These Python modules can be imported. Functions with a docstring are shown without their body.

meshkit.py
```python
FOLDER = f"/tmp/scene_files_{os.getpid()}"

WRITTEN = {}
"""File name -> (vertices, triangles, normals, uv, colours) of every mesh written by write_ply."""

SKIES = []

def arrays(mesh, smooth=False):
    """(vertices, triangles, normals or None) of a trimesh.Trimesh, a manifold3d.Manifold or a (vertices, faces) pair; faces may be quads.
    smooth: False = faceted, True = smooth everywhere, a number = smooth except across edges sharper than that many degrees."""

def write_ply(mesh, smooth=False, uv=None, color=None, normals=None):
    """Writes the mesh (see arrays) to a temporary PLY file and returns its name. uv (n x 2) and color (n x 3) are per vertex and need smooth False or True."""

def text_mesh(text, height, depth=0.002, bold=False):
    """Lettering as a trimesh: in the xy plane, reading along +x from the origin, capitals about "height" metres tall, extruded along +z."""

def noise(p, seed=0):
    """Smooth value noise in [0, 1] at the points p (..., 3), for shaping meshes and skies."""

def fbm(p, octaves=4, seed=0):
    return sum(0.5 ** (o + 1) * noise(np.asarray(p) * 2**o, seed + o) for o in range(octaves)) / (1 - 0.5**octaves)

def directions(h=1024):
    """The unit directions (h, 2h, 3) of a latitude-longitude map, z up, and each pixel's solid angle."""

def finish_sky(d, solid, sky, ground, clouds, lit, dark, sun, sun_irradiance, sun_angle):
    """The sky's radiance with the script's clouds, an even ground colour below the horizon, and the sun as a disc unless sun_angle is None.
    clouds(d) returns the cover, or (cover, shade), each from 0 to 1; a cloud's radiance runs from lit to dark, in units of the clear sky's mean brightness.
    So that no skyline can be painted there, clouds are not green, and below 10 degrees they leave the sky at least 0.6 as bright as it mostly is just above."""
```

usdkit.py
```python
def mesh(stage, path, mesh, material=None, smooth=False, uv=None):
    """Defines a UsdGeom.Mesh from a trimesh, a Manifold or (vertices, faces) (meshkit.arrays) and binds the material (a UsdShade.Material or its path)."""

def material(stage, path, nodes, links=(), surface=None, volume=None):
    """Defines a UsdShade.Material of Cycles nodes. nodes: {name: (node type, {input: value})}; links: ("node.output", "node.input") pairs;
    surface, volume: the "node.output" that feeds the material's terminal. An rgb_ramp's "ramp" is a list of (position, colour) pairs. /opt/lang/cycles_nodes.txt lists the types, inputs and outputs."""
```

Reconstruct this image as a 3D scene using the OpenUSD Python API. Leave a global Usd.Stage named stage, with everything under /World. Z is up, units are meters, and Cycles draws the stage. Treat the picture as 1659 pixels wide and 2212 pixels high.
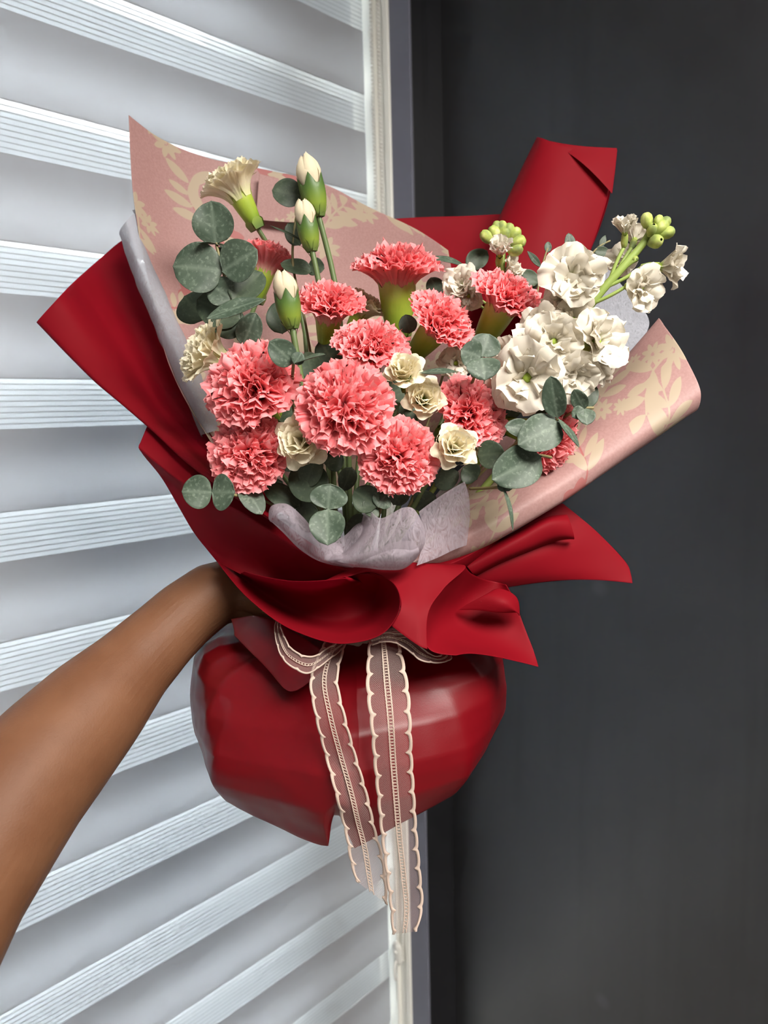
import math, numpy as np, trimesh, manifold3d, usdkit
from meshkit import noise, fbm
from scipy.interpolate import CubicHermiteSpline
from pxr import Usd, UsdGeom, UsdLux, UsdShade, Gf, Sdf, Vt

stage = Usd.Stage.CreateInMemory()
UsdGeom.SetStageUpAxis(stage, UsdGeom.Tokens.z)
UsdGeom.SetStageMetersPerUnit(stage, 1.0)
stage.SetDefaultPrim(UsdGeom.Xform.Define(stage, '/World').GetPrim())
UsdGeom.Scope.Define(stage, '/World/Looks')
PI = math.pi

# ---------------------------------------------------------------- camera
W, H, FPX = 1659, 2212, 1550.0
EXPOSURE = 4.4
hd, pt, ro = math.radians(45.4), math.radians(-8.0), math.radians(1.55)
CAM = np.array([0, 0, 1.5])
F = np.array([math.cos(hd) * math.cos(pt), math.sin(hd) * math.cos(pt), math.sin(pt)])
_R0 = np.array([math.sin(hd), -math.cos(hd), 0.0])
_U0 = np.cross(_R0, F)
R = math.cos(ro) * _R0 - math.sin(ro) * _U0
U = math.sin(ro) * _R0 + math.cos(ro) * _U0
cam = UsdGeom.Camera.Define(stage, '/World/camera')
cam.CreateHorizontalApertureAttr(36.0)
cam.CreateVerticalApertureAttr(36.0 * H / W)
cam.CreateFocalLengthAttr(36.0 * FPX / W)
cam.CreateClippingRangeAttr(Gf.Vec2f(0.02, 60))
cam.CreateFStopAttr(11.0)
cam.CreateFocusDistanceAttr(0.52)
cam.CreateExposureAttr(EXPOSURE)
_m = np.eye(4); _m[0, :3], _m[1, :3], _m[2, :3], _m[3, :3] = R, U, -F, CAM
cam.AddTransformOp().Set(Gf.Matrix4d(*_m.ravel().tolist()))

# ---------------------------------------------------------------- daylight behind the blind, unseen ceiling lamp for the flowers
dome = UsdLux.DomeLight.Define(stage, '/World/overcast_sky')
dome.CreateIntensityAttr(0.46)
dome.CreateColorAttr(Gf.Vec3f(0.93, 0.97, 1.0))
UNSEEN_LAMP = dict(pos=(0.18, -0.72, 2.36), size=0.9, power=1.45, color=(1.0, 0.95, 0.89))


def at(px, py, d):
    return CAM + d * (F + R * (px - W / 2) / FPX - U * (py - H / 2) / FPX)


def cv(x, y, z):
    """direction from right / up / towards-the-viewer components"""
    v = R * x + U * y - F * z
    return v / np.linalg.norm(v)


def unit(v):
    v = np.asarray(v, float)
    return v / max(np.linalg.norm(v), 1e-12)


# ---------------------------------------------------------------- materials
L = '/World/Looks/'


def mat(name, nodes, links, surface, **k):
    return usdkit.material(stage, L + name, nodes, links, surface=surface, **k)


def simple(name, color, rough=0.5, spec=0.5, **k):
    return mat(name, {'p': ('principled_bsdf', dict(base_color=color, roughness=rough, specular_ior_level=spec, **k))}, [], 'p.BSDF')


def thin(name, color, trans, tcolor=None, rough=0.5, spec=0.4, extra=None, links=(), color_from=None):
    """principled front mixed with translucent light passing through"""
    n = {'p': ('principled_bsdf', dict(base_color=color, roughness=rough, specular_ior_level=spec)),
         't': ('translucent_bsdf', dict(color=tcolor or color)), 'mx': ('mix_closure', dict(fac=trans))}
    n.update(extra or {})
    l = [('p.BSDF', 'mx.closure1'), ('t.BSDF', 'mx.closure2')] + list(links)
    if color_from:
        l += [(color_from, 'p.base_color')] + ([] if tcolor else [(color_from, 't.color')])
    return mat(name, n, l, 'mx.closure')


def petal(name, base, mid, tip, trans=0.3):
    return thin(name, mid, trans, rough=0.6, spec=0.2,
                extra={'a': ('attribute', dict(attribute='along')),
                       'n': ('noise_texture', dict(scale=260.0, detail=2.0)),
                       'm': ('math', dict(math_type='multiply_add', value2=0.3, value3=-0.15)),
                       'ad': ('math', dict(math_type='add', use_clamp=True)),
                       'r': ('rgb_ramp', dict(ramp=[(0, base), (0.12, base), (0.38, mid), (0.85, mid), (1, tip)]))},
                links=[('n.fac', 'm.value1'), ('a.fac', 'ad.value1'), ('m.value', 'ad.value2'), ('ad.value', 'r.fac')], color_from='r.color')


M = {}
M['pink_petal'] = petal('pink_petal', (0.92, 0.50, 0.40), (0.96, 0.29, 0.31), (0.97, 0.44, 0.44), 0.34)
M['cream_petal'] = petal('cream_petal', (0.78, 0.77, 0.44), (0.86, 0.79, 0.59), (0.88, 0.81, 0.65), 0.32)
M['bud_petal'] = petal('bud_petal', (0.60, 0.59, 0.36), (0.72, 0.63, 0.45), (0.72, 0.62, 0.45), 0.22)
M['stock_petal'] = petal('stock_petal', (0.46, 0.58, 0.14), (0.76, 0.71, 0.60), (0.78, 0.73, 0.63), 0.36)
M['stock_throat'] = simple('stock_throat', (0.35, 0.48, 0.07), 0.6, 0.2)
M['stock_bud'] = mat('stock_bud', {'g': ('texture_coordinate', {}), 's': ('separate_xyz', {}), 'n': ('noise_texture', dict(scale=120.0)),
                                   'r': ('rgb_ramp', dict(ramp=[(0.3, (0.15, 0.20, 0.07)), (0.55, (0.34, 0.40, 0.09)), (0.7, (0.55, 0.58, 0.24))])),
                                   'p': ('principled_bsdf', dict(roughness=0.6, specular_ior_level=0.3))},
                     [('n.fac', 'r.fac'), ('r.color', 'p.base_color')], 'p.BSDF')
M['calyx'] = thin('calyx', (0.16, 0.27, 0.03), 0.1, rough=0.42, spec=0.4,
                  extra={'a': ('attribute', dict(attribute='along')), 'n': ('noise_texture', dict(scale=90.0, detail=3.0)),
                         'm': ('math', dict(math_type='multiply_add', value2=0.5, value3=-0.25)), 'ad': ('math', dict(math_type='add', use_clamp=True)),
                         'r': ('rgb_ramp', dict(ramp=[(0, (0.13, 0.20, 0.03)), (0.35, (0.23, 0.34, 0.03)), (0.75, (0.36, 0.46, 0.05)), (1, (0.44, 0.50, 0.13))]))},
                  links=[('n.fac', 'm.value1'), ('a.fac', 'ad.value1'), ('m.value', 'ad.value2'), ('ad.value', 'r.fac')], color_from='r.color')
M['bud_calyx'] = thin('bud_calyx', (0.10, 0.22, 0.04), 0.1, rough=0.45, spec=0.4,
                      extra={'a': ('attribute', dict(attribute='along')),
                             'r': ('rgb_ramp', dict(ramp=[(0, (0.11, 0.18, 0.05)), (0.35, (0.20, 0.29, 0.035)), (0.75, (0.09, 0.165, 0.03)), (1, (0.05, 0.105, 0.025))]))},
                      links=[('a.fac', 'r.fac')], color_from='r.color')
M['stem'] = simple('green_stem', (0.10, 0.15, 0.05), 0.5)
M['stock_stem'] = simple('stock_stem', (0.26, 0.35, 0.08), 0.55)
M['twig'] = simple('eucalyptus_twig', (0.20, 0.17, 0.07), 0.6)


def leaf_mat(name, a, b, vein):
    return thin(name, a, 0.1, rough=0.5, spec=0.35,
                extra={'v': ('attribute', dict(attribute='vein')), 'tc': ('texture_coordinate', {}),
                       'n': ('noise_texture', dict(scale=420.0, detail=3.0)), 'n2': ('noise_texture', dict(scale=60.0, detail=2.0)),
                       'r': ('rgb_ramp', dict(ramp=[(0.35, a), (0.7, b)])), 'st': ('rgb_ramp', dict(ramp=[(0.54, (0, 0, 0)), (0.70, (1, 1, 1))])),
                       'ml': ('math', dict(math_type='multiply')), 'mx2': ('mix', dict(color2=vein)), 'mx3': ('mix', dict(color2=vein)),
                       'bp': ('bump', dict(strength=0.25, distance=0.0006))},
                links=[('n2.fac', 'r.fac'), ('r.color', 'mx2.color1'), ('v.fac', 'mx2.fac'), ('mx2.color', 'mx3.color1'), ('n.fac', 'st.fac'),
                       ('st.color', 'ml.value1'), ('n2.fac', 'ml.value2'), ('ml.value', 'mx3.fac'), ('n2.fac', 'bp.height'), ('bp.normal', 'p.normal')], color_from='mx3.color')


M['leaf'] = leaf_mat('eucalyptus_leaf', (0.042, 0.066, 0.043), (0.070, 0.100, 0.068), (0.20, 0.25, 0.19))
M['dark_leaf'] = leaf_mat('eucalyptus_leaf_dark', (0.036, 0.056, 0.034), (0.058, 0.082, 0.050), (0.10, 0.13, 0.08))  # darker leaf copy, mostly for leaves set deep; their shade is in the colour


def red_paper(name, col, rough, trans, tcol, spec=0.13):
    return thin(name, col, trans, tcolor=tcol, rough=rough, spec=spec,
                extra={'n': ('noise_texture', dict(scale=900.0, detail=2.0)), 'b': ('bump', dict(strength=0.08, distance=0.0003))},
                links=[('n.fac', 'b.height'), ('b.normal', 'p.normal')])


M['red_paper'] = red_paper('red_matte_paper', (0.21, 0.0025, 0.0085), 0.62, 0.30, (0.66, 0.014, 0.16))
M['red_wrap'] = red_paper('red_satin_paper', (0.125, 0.0015, 0.0045), 0.35, 0.05, (0.5, 0.008, 0.02), 0.25)
M['pink_paper'] = thin('pink_floral_paper', (0.7, 0.4, 0.4), 0.32, rough=0.5, spec=0.4,
                       extra={'a': ('attribute', dict(attribute='cream')), 'b': ('attribute', dict(attribute='rose')),
                              'ma': ('map_range', dict(from_min=0.25, from_max=-0.25, clamp=True)), 'mb': ('map_range', dict(from_min=0.25, from_max=-0.25, clamp=True)),
                              'n': ('noise_texture', dict(scale=500.0, detail=2.0)),
                              'r': ('rgb_ramp', dict(ramp=[(0.35, (0.43, 0.245, 0.23)), (0.65, (0.47, 0.28, 0.26))])),
                              'm1': ('mix', dict(color2=(0.44, 0.16, 0.15))), 'm2': ('mix', dict(color2=(0.49, 0.395, 0.29)))},
                       links=[('a.fac', 'ma.value'), ('b.fac', 'mb.value'), ('n.fac', 'r.fac'), ('r.color', 'm1.color1'), ('mb.result', 'm1.fac'),
                              ('m1.color', 'm2.color1'), ('ma.result', 'm2.fac')], color_from='m2.color')


def tissue(name, col, clear):
    return mat(name, {'tc': ('texture_coordinate', {}), 'mp': ('mapping', dict(scale=(1.0, 1.0, 0.35), rotation=(0.5, 0.3, 0.2))),
                      'n': ('noise_texture', dict(scale=150.0, detail=5.0, distortion=6.0)), 'mr': ('map_range', dict(from_min=0.3, from_max=0.7, to_min=clear + 0.25, to_max=clear - 0.25, clamp=True)),
                      'd': ('principled_bsdf', dict(base_color=col, roughness=0.9, specular_ior_level=0.05)), 't': ('translucent_bsdf', dict(color=col)),
                      'm1': ('mix_closure', dict(fac=0.4)), 'tr': ('transparent_bsdf', dict(color=(1, 1, 1))), 'm2': ('mix_closure', {})},
               [('tc.object', 'mp.vector'), ('mp.vector', 'n.vector'), ('n.fac', 'mr.value'), ('d.BSDF', 'm1.closure1'), ('t.BSDF', 'm1.closure2'), ('m1.closure', 'm2.closure1'), ('tr.BSDF', 'm2.closure2'), ('mr.result', 'm2.fac')], 'm2.closure')


M['tissue'] = tissue('white_tissue', (0.50, 0.44, 0.49), 0.58)
M['tissue_backlit_tint'] = tissue('white_tissue_backlit_tint', (0.50, 0.51, 0.56), 0.40)  # copy of the tissue with a cool backlit tint put into its colour
M['lace'] = simple('lace_thread', (0.45, 0.35, 0.29), 0.7, 0.2)
M['net'] = mat('lace_net', {'uv': ('texture_coordinate', {}), 'mp': ('mapping', dict(rotation=(0, 0, 0.7854), scale=(1, 1, 1))),
                            'c': ('voronoi_texture', dict(scale=1000.0, feature='distance_to_edge', randomness=0.15)),
                            'mr': ('map_range', dict(from_min=0.10, from_max=0.22, to_min=0.0, to_max=1.0, clamp=True)),
                            'mr2': ('map_range', dict(from_min=0.0, from_max=1.0, to_min=0.62, to_max=0.97)),
                            'd': ('diffuse_bsdf', dict(color=(0.46, 0.32, 0.30))), 'tr': ('transparent_bsdf', dict(color=(1, 1, 1))), 'm': ('mix_closure', {})},
               [('uv.UV', 'mp.vector'), ('mp.vector', 'c.vector'), ('c.distance', 'mr.value'), ('mr.result', 'mr2.value'), ('mr2.result', 'm.fac'), ('d.BSDF', 'm.closure1'), ('tr.BSDF', 'm.closure2')], 'm.closure')
M['skin'] = mat('skin', {'n': ('noise_texture', dict(scale=28.0, detail=4.0)), 'n2': ('noise_texture', dict(scale=700.0, detail=2.0)),
                         'r': ('rgb_ramp', dict(ramp=[(0.35, (0.132, 0.055, 0.025)), (0.65, (0.160, 0.071, 0.034))])),
                         'v': ('voronoi_texture', dict(scale=42.0)), 'vr': ('rgb_ramp', dict(ramp=[(0.035, (1, 1, 1)), (0.06, (0, 0, 0))])),
                         'mx': ('mix', dict(color2=(0.16, 0.06, 0.03))), 'mm': ('math', dict(math_type='multiply', value2=0.5)),
                         'b': ('bump', dict(strength=0.25, distance=0.0006)),
                         'p': ('principled_bsdf', dict(roughness=0.58, specular_ior_level=0.28, subsurface_weight=0.12, subsurface_scale=0.006, subsurface_radius=(1, 0.3, 0.15)))},
                [('n.fac', 'r.fac'), ('r.color', 'mx.color1'), ('v.distance', 'vr.fac'), ('vr.color', 'mm.value1'), ('mm.value', 'mx.fac'), ('mx.color', 'p.base_color'), ('n2.fac', 'b.height'), ('b.normal', 'p.normal')], 'p.BSDF')
M['nail'] = simple('fingernail', (0.62, 0.36, 0.28), 0.3)
M['dark_wall'] = mat('charcoal_wall_paint', {'tc': ('texture_coordinate', {}), 'n': ('noise_texture', dict(scale=7.0, detail=5.0)), 'mp': ('mapping', dict(scale=(60, 14, 1.2))),
                                             'n3': ('noise_texture', dict(scale=1.0, detail=3.0)), 'n2': ('noise_texture', dict(scale=500.0, detail=2.0)),
                                             'r': ('rgb_ramp', dict(ramp=[(0.3, (0.0075, 0.008, 0.010)), (0.7, (0.0105, 0.011, 0.0138))])),
                                             'sp': ('voronoi_texture', dict(scale=3.1)), 'sr': ('rgb_ramp', dict(ramp=[(0.02, (.25, .25, .25)), (0.05, (0, 0, 0))])), 'sm': ('math', dict(math_type='multiply')), 'mx': ('mix', dict(color2=(0.13, 0.13, 0.16))),
                                             'rr': ('map_range', dict(from_min=0.3, from_max=0.7, to_min=0.33, to_max=0.43)),
                                             'b': ('bump', dict(strength=0.12, distance=0.0008)), 'p': ('principled_bsdf', dict(specular_ior_level=0.75))},
                    [('tc.object', 'n.vector'), ('n.fac', 'r.fac'), ('r.color', 'mx.color1'), ('tc.object', 'sp.vector'), ('sp.distance', 'sr.fac'), ('sr.color', 'sm.value1'), ('n.fac', 'sm.value2'), ('sm.value', 'mx.fac'), ('mx.color', 'p.base_color'),
                     ('tc.object', 'mp.vector'), ('mp.vector', 'n3.vector'), ('n3.fac', 'rr.value'), ('rr.result', 'p.roughness'), ('n2.fac', 'b.height'), ('b.normal', 'p.normal')], 'p.BSDF')
M['grey_trim'] = simple('grey_door_trim', (0.14, 0.145, 0.185), 0.45, 0.5)
M['cream_frame'] = simple('cream_window_liner', (0.86, 0.85, 0.79), 0.5, 0.4)
M['wall_white'] = simple('white_wall_paint', (0.45, 0.44, 0.42), 0.8, 0.2)
M['ceiling'] = simple('ceiling_paint', (0.8, 0.8, 0.78), 0.9, 0.1)
M['floor'] = mat('floor_wood', {'tc': ('texture_coordinate', {}), 'mp': ('mapping', dict(scale=(1, 14, 1))), 'n': ('noise_texture', dict(scale=6.0, detail=4.0)),
                                'r': ('rgb_ramp', dict(ramp=[(0.3, (0.22, 0.20, 0.18)), (0.7, (0.30, 0.28, 0.25))])), 'p': ('principled_bsdf', dict(roughness=0.4))},
                 [('tc.object', 'mp.vector'), ('mp.vector', 'n.vector'), ('n.fac', 'r.fac'), ('r.color', 'p.base_color')], 'p.BSDF')
M['frame_grey'] = simple('window_frame_grey', (0.11, 0.115, 0.11), 0.5)
M['frame_beige'] = simple('window_frame_beige', (0.42, 0.41, 0.33), 0.5)
M['frame_light'] = simple('window_frame_light', (0.66, 0.66, 0.58), 0.5)
M['glass'] = mat('window_glass', {'t': ('transparent_bsdf', dict(color=(0.97, 0.98, 0.98))), 'g': ('glossy_bsdf', dict(roughness=0.0)), 'f': ('fresnel', dict(IOR=1.5)), 'm': ('mix_closure', {})},
                 [('f.fac', 'm.fac'), ('t.BSDF', 'm.closure1'), ('g.BSDF', 'm.closure2')], 'm.closure')


def fabric(name, refl, trans, clear, threads):
    n = {'tc': ('texture_coordinate', {}), 'mp': ('mapping', dict(scale=(420.0, 420.0, 60.0))), 'nz': ('noise_texture', dict(scale=1.0, detail=1.0)),
         'b': ('bump', dict(strength=0.1, distance=0.0003)),
         'd': ('diffuse_bsdf', dict(color=refl)), 't': ('translucent_bsdf', dict(color=trans)), 'm1': ('mix_closure', dict(fac=0.5))}
    l = [('tc.object', 'mp.vector'), ('mp.vector', 'nz.vector'), ('nz.fac', 'b.height'), ('b.normal', 'd.normal'), ('d.BSDF', 'm1.closure1'), ('t.BSDF', 'm1.closure2')]
    if not clear:
        return mat(name, n, l, 'm1.closure')
    n.update({'a': ('attribute', dict(attribute='drop')), 'mu': ('math', dict(math_type='multiply', value2=float(threads))), 'fr': ('math', dict(math_type='fraction')),
              'lt': ('math', dict(math_type='less_than', value2=0.17)), 'w': ('attribute', dict(attribute='across')), 'wm': ('math', dict(math_type='multiply', value2=1.0)),
              'wf': ('math', dict(math_type='fraction')), 'wl': ('math', dict(math_type='less_than', value2=0.25)), 'w5': ('math', dict(math_type='multiply', value2=0.25)),
              'mxm': ('math', dict(math_type='maximum')), 'c': ('map_range', dict(from_min=0, from_max=1, to_min=clear, to_max=0.05)),
              'tr': ('transparent_bsdf', dict(color=(1, 1, 1))), 'm2': ('mix_closure', {}), 'dk': ('mix', dict(color1=trans, color2=tuple(x * 0.45 for x in trans)))})
    l += [('a.fac', 'mu.value1'), ('mu.value', 'fr.value1'), ('fr.value', 'lt.value1'), ('w.fac', 'wf.value1'), ('wf.value', 'wl.value1'), ('wl.value', 'w5.value1'),
          ('lt.value', 'mxm.value1'), ('w5.value', 'mxm.value2'), ('mxm.value', 'c.value'), ('mxm.value', 'dk.fac'), ('dk.color', 't.color'), ('m1.closure', 'm2.closure1'), ('tr.BSDF', 'm2.closure2'), ('c.result', 'm2.fac')]
    return mat(name, n, l, 'm2.closure')


M['blind_solid'] = fabric('blind_dense_fabric', (0.46, 0.46, 0.47), (0.60, 0.61, 0.63), 0, 0)
M['blind_rear'] = fabric('blind_dense_fabric_rear', (0.46, 0.46, 0.47), (0.56, 0.58, 0.60), 0, 0)
M['blind_sheer'] = fabric('blind_sheer_fabric', (0.55, 0.57, 0.59), (0.68, 0.70, 0.70), 0.50, 9)
M['bead'] = simple('white_bead', (0.72, 0.71, 0.66), 0.35)
M['lamp_glow'] = mat('lamp_diffuser', {'e': ('emission', dict(color=(1, 0.96, 0.9), strength=6.0))}, [], 'e.emission')
M['lamp_body'] = simple('lamp_body', (0.8, 0.8, 0.8), 0.4)

# ---------------------------------------------------------------- prim helpers
USED = {}


def numbered(parent, name):
    k = (parent, name)
    n = USED.get(k, 0); USED[k] = n + 1
    return f'{parent}/{name}' if n == 0 else f'{parent}/{name}_{n:03d}'


class Node:
    def __init__(s, path, origin): s.path, s.o = path, np.asarray(origin, float)


def data(prim, **k):
    for a, b in k.items():
        if b:
            prim.SetCustomDataByKey(a, b)


def thing(name, label, category, loc=(0, 0, 0), group=None, kind=None):
    p = numbered('/World', name)
    x = UsdGeom.Xform.Define(stage, p)
    x.AddTranslateOp().Set(Gf.Vec3d(*map(float, loc)))
    data(x.GetPrim(), label=label, category=category, group=group, kind=kind)
    return Node(p, loc)


def part(parent, name, mesh, m, smooth=True, attrs=None, uv=None, label=None, kind=None):
    v, f = mesh if isinstance(mesh, tuple) else (mesh.vertices, mesh.faces)
    v = np.asarray(v, float) - parent.o
    p = numbered(parent.path, name)
    g = usdkit.mesh(stage, p, (v, np.asarray(f)), M[m], smooth=smooth, uv=uv)
    for k, a in (attrs or {}).items():
        UsdGeom.PrimvarsAPI(g).CreatePrimvar(k, Sdf.ValueTypeNames.FloatArray, 'vertex').Set(Vt.FloatArray.FromNumpy(np.asarray(a, np.float32)))
    data(g.GetPrim(), label=label, kind=kind)
    return Node(p, parent.o)


def solo(name, mesh, m, label=None, category=None, smooth=True, **k):
    g = part(Node('/World', (0, 0, 0)), name, mesh, m, smooth, **{a: b for a, b in k.items() if a in ('attrs', 'uv')})
    data(stage.GetPrimAtPath(g.path), label=label, category=category, group=k.get('group'), kind=k.get('kind'))
    return g


def struct(name, mesh, m, label=None, smooth=False):
    return solo(name, mesh, m, label, None, smooth, kind='structure')


def box(x0, x1, y0, y1, z0, z1, bevel=0.0):
    if bevel:
        pts = [(x, y, z) for x in (x0 + bevel, x1 - bevel) for y in (y0 + bevel, y1 - bevel) for z in (z0 + bevel, z1 - bevel)]
        b = trimesh.creation.icosphere(1, bevel)
        allp = np.concatenate([b.vertices + p for p in pts])
        return trimesh.convex.convex_hull(allp)
    b = trimesh.creation.box((x1 - x0, y1 - y0, z1 - z0))
    b.apply_translation(((x0 + x1) / 2, (y0 + y1) / 2, (z0 + z1) / 2))
    return b


def join(ms):
    vs, fs, n = [], [], 0
    for m in ms:
        v, f = m if isinstance(m, tuple) else (m.vertices, m.faces)
        f = np.asarray(f)
        if f.shape[1] == 4:
            f = np.vstack([f[:, [0, 1, 2]], f[:, [0, 2, 3]]])
        vs.append(np.asarray(v)); fs.append(f + n); n += len(v)
    return np.concatenate(vs), np.concatenate(fs)


def spline(pts, n, t=None):
    """centripetal Catmull-Rom through pts (k, ...) sampled at n even parameters"""
    p = np.asarray(pts, float)
    k = len(p)
    flat = p.reshape(k, -1)
    d = np.linalg.norm(np.diff(flat, axis=0), axis=1) / math.sqrt(flat.shape[1] / 3)
    d = np.maximum(d, 1e-6) ** 0.75
    u = np.concatenate([[0], np.cumsum(d)]); u /= u[-1]
    sec = np.diff(flat, axis=0) / np.diff(u)[:, None]
    m = np.empty_like(flat)
    if k == 2:
        m[:] = sec[0]
    else:
        h = np.diff(u)
        m[1:-1] = (sec[:-1] * h[1:, None] + sec[1:] * h[:-1, None]) / (h[1:] + h[:-1])[:, None]
        m[0] = 1.5 * sec[0] - 0.5 * m[1]; m[-1] = 1.5 * sec[-1] - 0.5 * m[-2]
    x = np.linspace(0, 1, n) if t is None else np.asarray(t)
    return CubicHermiteSpline(u, flat, m)(x).reshape((len(x),) + p.shape[1:])


def gridfaces(nu, nv, closed=False):
    i, j = np.meshgrid(np.arange(nu if closed else nu - 1), np.arange(nv - 1), indexing='ij')
    a = (i * nv + j).ravel(); b = (((i + 1) % nu) * nv + j).ravel()
    return np.stack([a, b, b + 1, a + 1], 1)


def gridnormals(P):
    du, dv = np.gradient(P, axis=0), np.gradient(P, axis=1)
    n = np.cross(du, dv)
    return n / np.maximum(np.linalg.norm(n, axis=2, keepdims=True), 1e-12)


def surf(rows, nu, nv, world=False):
    """rows: lists of (px, py, depth) along the sheet; lofted across -> grid (nu along, nv across)"""
    r = [spline([p if world else at(*p) for p in row], nu) for row in rows]
    return np.moveaxis(spline(np.stack(r), nv), 0, 1)


def crinkle(P, amp, freq, seed):
    n = gridnormals(P)
    return P + n * ((fbm(P * freq, 3, seed) - 0.5) * 2 * amp)[..., None]


def solid(P, th=0.0005, extra=None):
    """a grid as a thin closed sheet"""
    nu, nv = P.shape[:2]
    n = gridnormals(P) * th / 2
    v = np.concatenate([(P + n).reshape(-1, 3), (P - n).reshape(-1, 3)])
    f = gridfaces(nu, nv); k = nu * nv
    idx = np.arange(k).reshape(nu, nv)
    loop = np.concatenate([idx[:, 0], idx[-1, 1:], idx[-2::-1, -1], idx[0, -2:0:-1]])
    nx = np.roll(loop, -1)
    side = np.stack([loop, nx, nx + k, loop + k], 1)
    return v, np.concatenate([f, f[:, ::-1] + k, side[:, ::-1]])


def tube(pts, r, n=8, m=None, caps=True):
    p = np.asarray(pts, float)
    if m:
        p = spline(p, m)
    r = np.interp(np.linspace(0, 1, len(p)), np.linspace(0, 1, np.size(r)), np.atleast_1d(r)) if np.size(r) > 1 else np.full(len(p), float(r))
    t = np.gradient(p, axis=0); t /= np.maximum(np.linalg.norm(t, axis=1, keepdims=True), 1e-12)
    a = np.cross(t[0], [0.3, 0.5, 0.81]); a = unit(a)
    rings = []
    for i in range(len(p)):
        a = unit(a - t[i] * (a @ t[i])); b = np.cross(t[i], a)
        an = np.arange(n) / n * 2 * PI
        rings.append(p[i] + r[i] * (np.cos(an)[:, None] * a + np.sin(an)[:, None] * b))
    v = np.concatenate(rings); nv = len(p)
    f = []
    for i in range(nv - 1):
        for j in range(n):
            f.append((i * n + j, i * n + (j + 1) % n, (i + 1) * n + (j + 1) % n, (i + 1) * n + j))
    f = np.array(f)
    f = np.vstack([f[:, [0, 1, 2]], f[:, [0, 2, 3]]])
    if caps:
        v = np.vstack([v, p[0], p[-1]]); c0, c1 = len(v) - 2, len(v) - 1
        j = np.arange(n); k = (nv - 1) * n
        f = np.vstack([f, np.stack([np.full(n, c0), (j + 1) % n, j], 1), np.stack([np.full(n, c1), k + j, k + (j + 1) % n], 1)])
    return v, f


# ---------------------------------------------------------------- the room; its shell out of view blocks the sky and bounces light
D, XR = 0.90, 0.865                    # plane of the blind, plane of its right-hand edge
XL, X0, Y0, ZC = -1.9, -2.4, -2.7, 2.45
YW = 0.852                             # room face of the window wall
TX, TY, PX = 0.88, 0.808, 0.955        # trim face, trim end, dark wall
struct('floor', box(X0 - 0.1, PX + 0.1, Y0 - 0.1, 1.3, -0.1, 0), 'floor', 'wooden floor')
struct('ceiling', box(X0 - 0.1, PX + 0.1, Y0 - 0.1, 1.3, ZC, ZC + 0.1), 'ceiling', 'white ceiling')
struct('wall_right', box(PX, PX + 0.12, Y0 - 0.1, 1.3, 0, ZC), 'dark_wall', 'matte charcoal wall to the right of the window')
struct('wall_back', box(X0 - 0.1, PX, Y0 - 0.1, Y0, 0, ZC), 'wall_white', 'unseen white wall behind the camera, bouncing light')
struct('wall_left', box(X0 - 0.1, X0, Y0, 1.2, 0, ZC), 'wall_white', 'unseen white wall on the far left, bouncing light')
zt, zb = 2.36, 0.03
wf = join([box(X0, XL - 0.03, YW, 1.14, 0, ZC), box(XL - 0.03, TX, YW, 1.14, zt, ZC), box(XL - 0.03, TX, YW, 1.14, 0, zb)])
struct('wall_front', wf, 'wall_white', 'white wall around the window')
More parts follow.
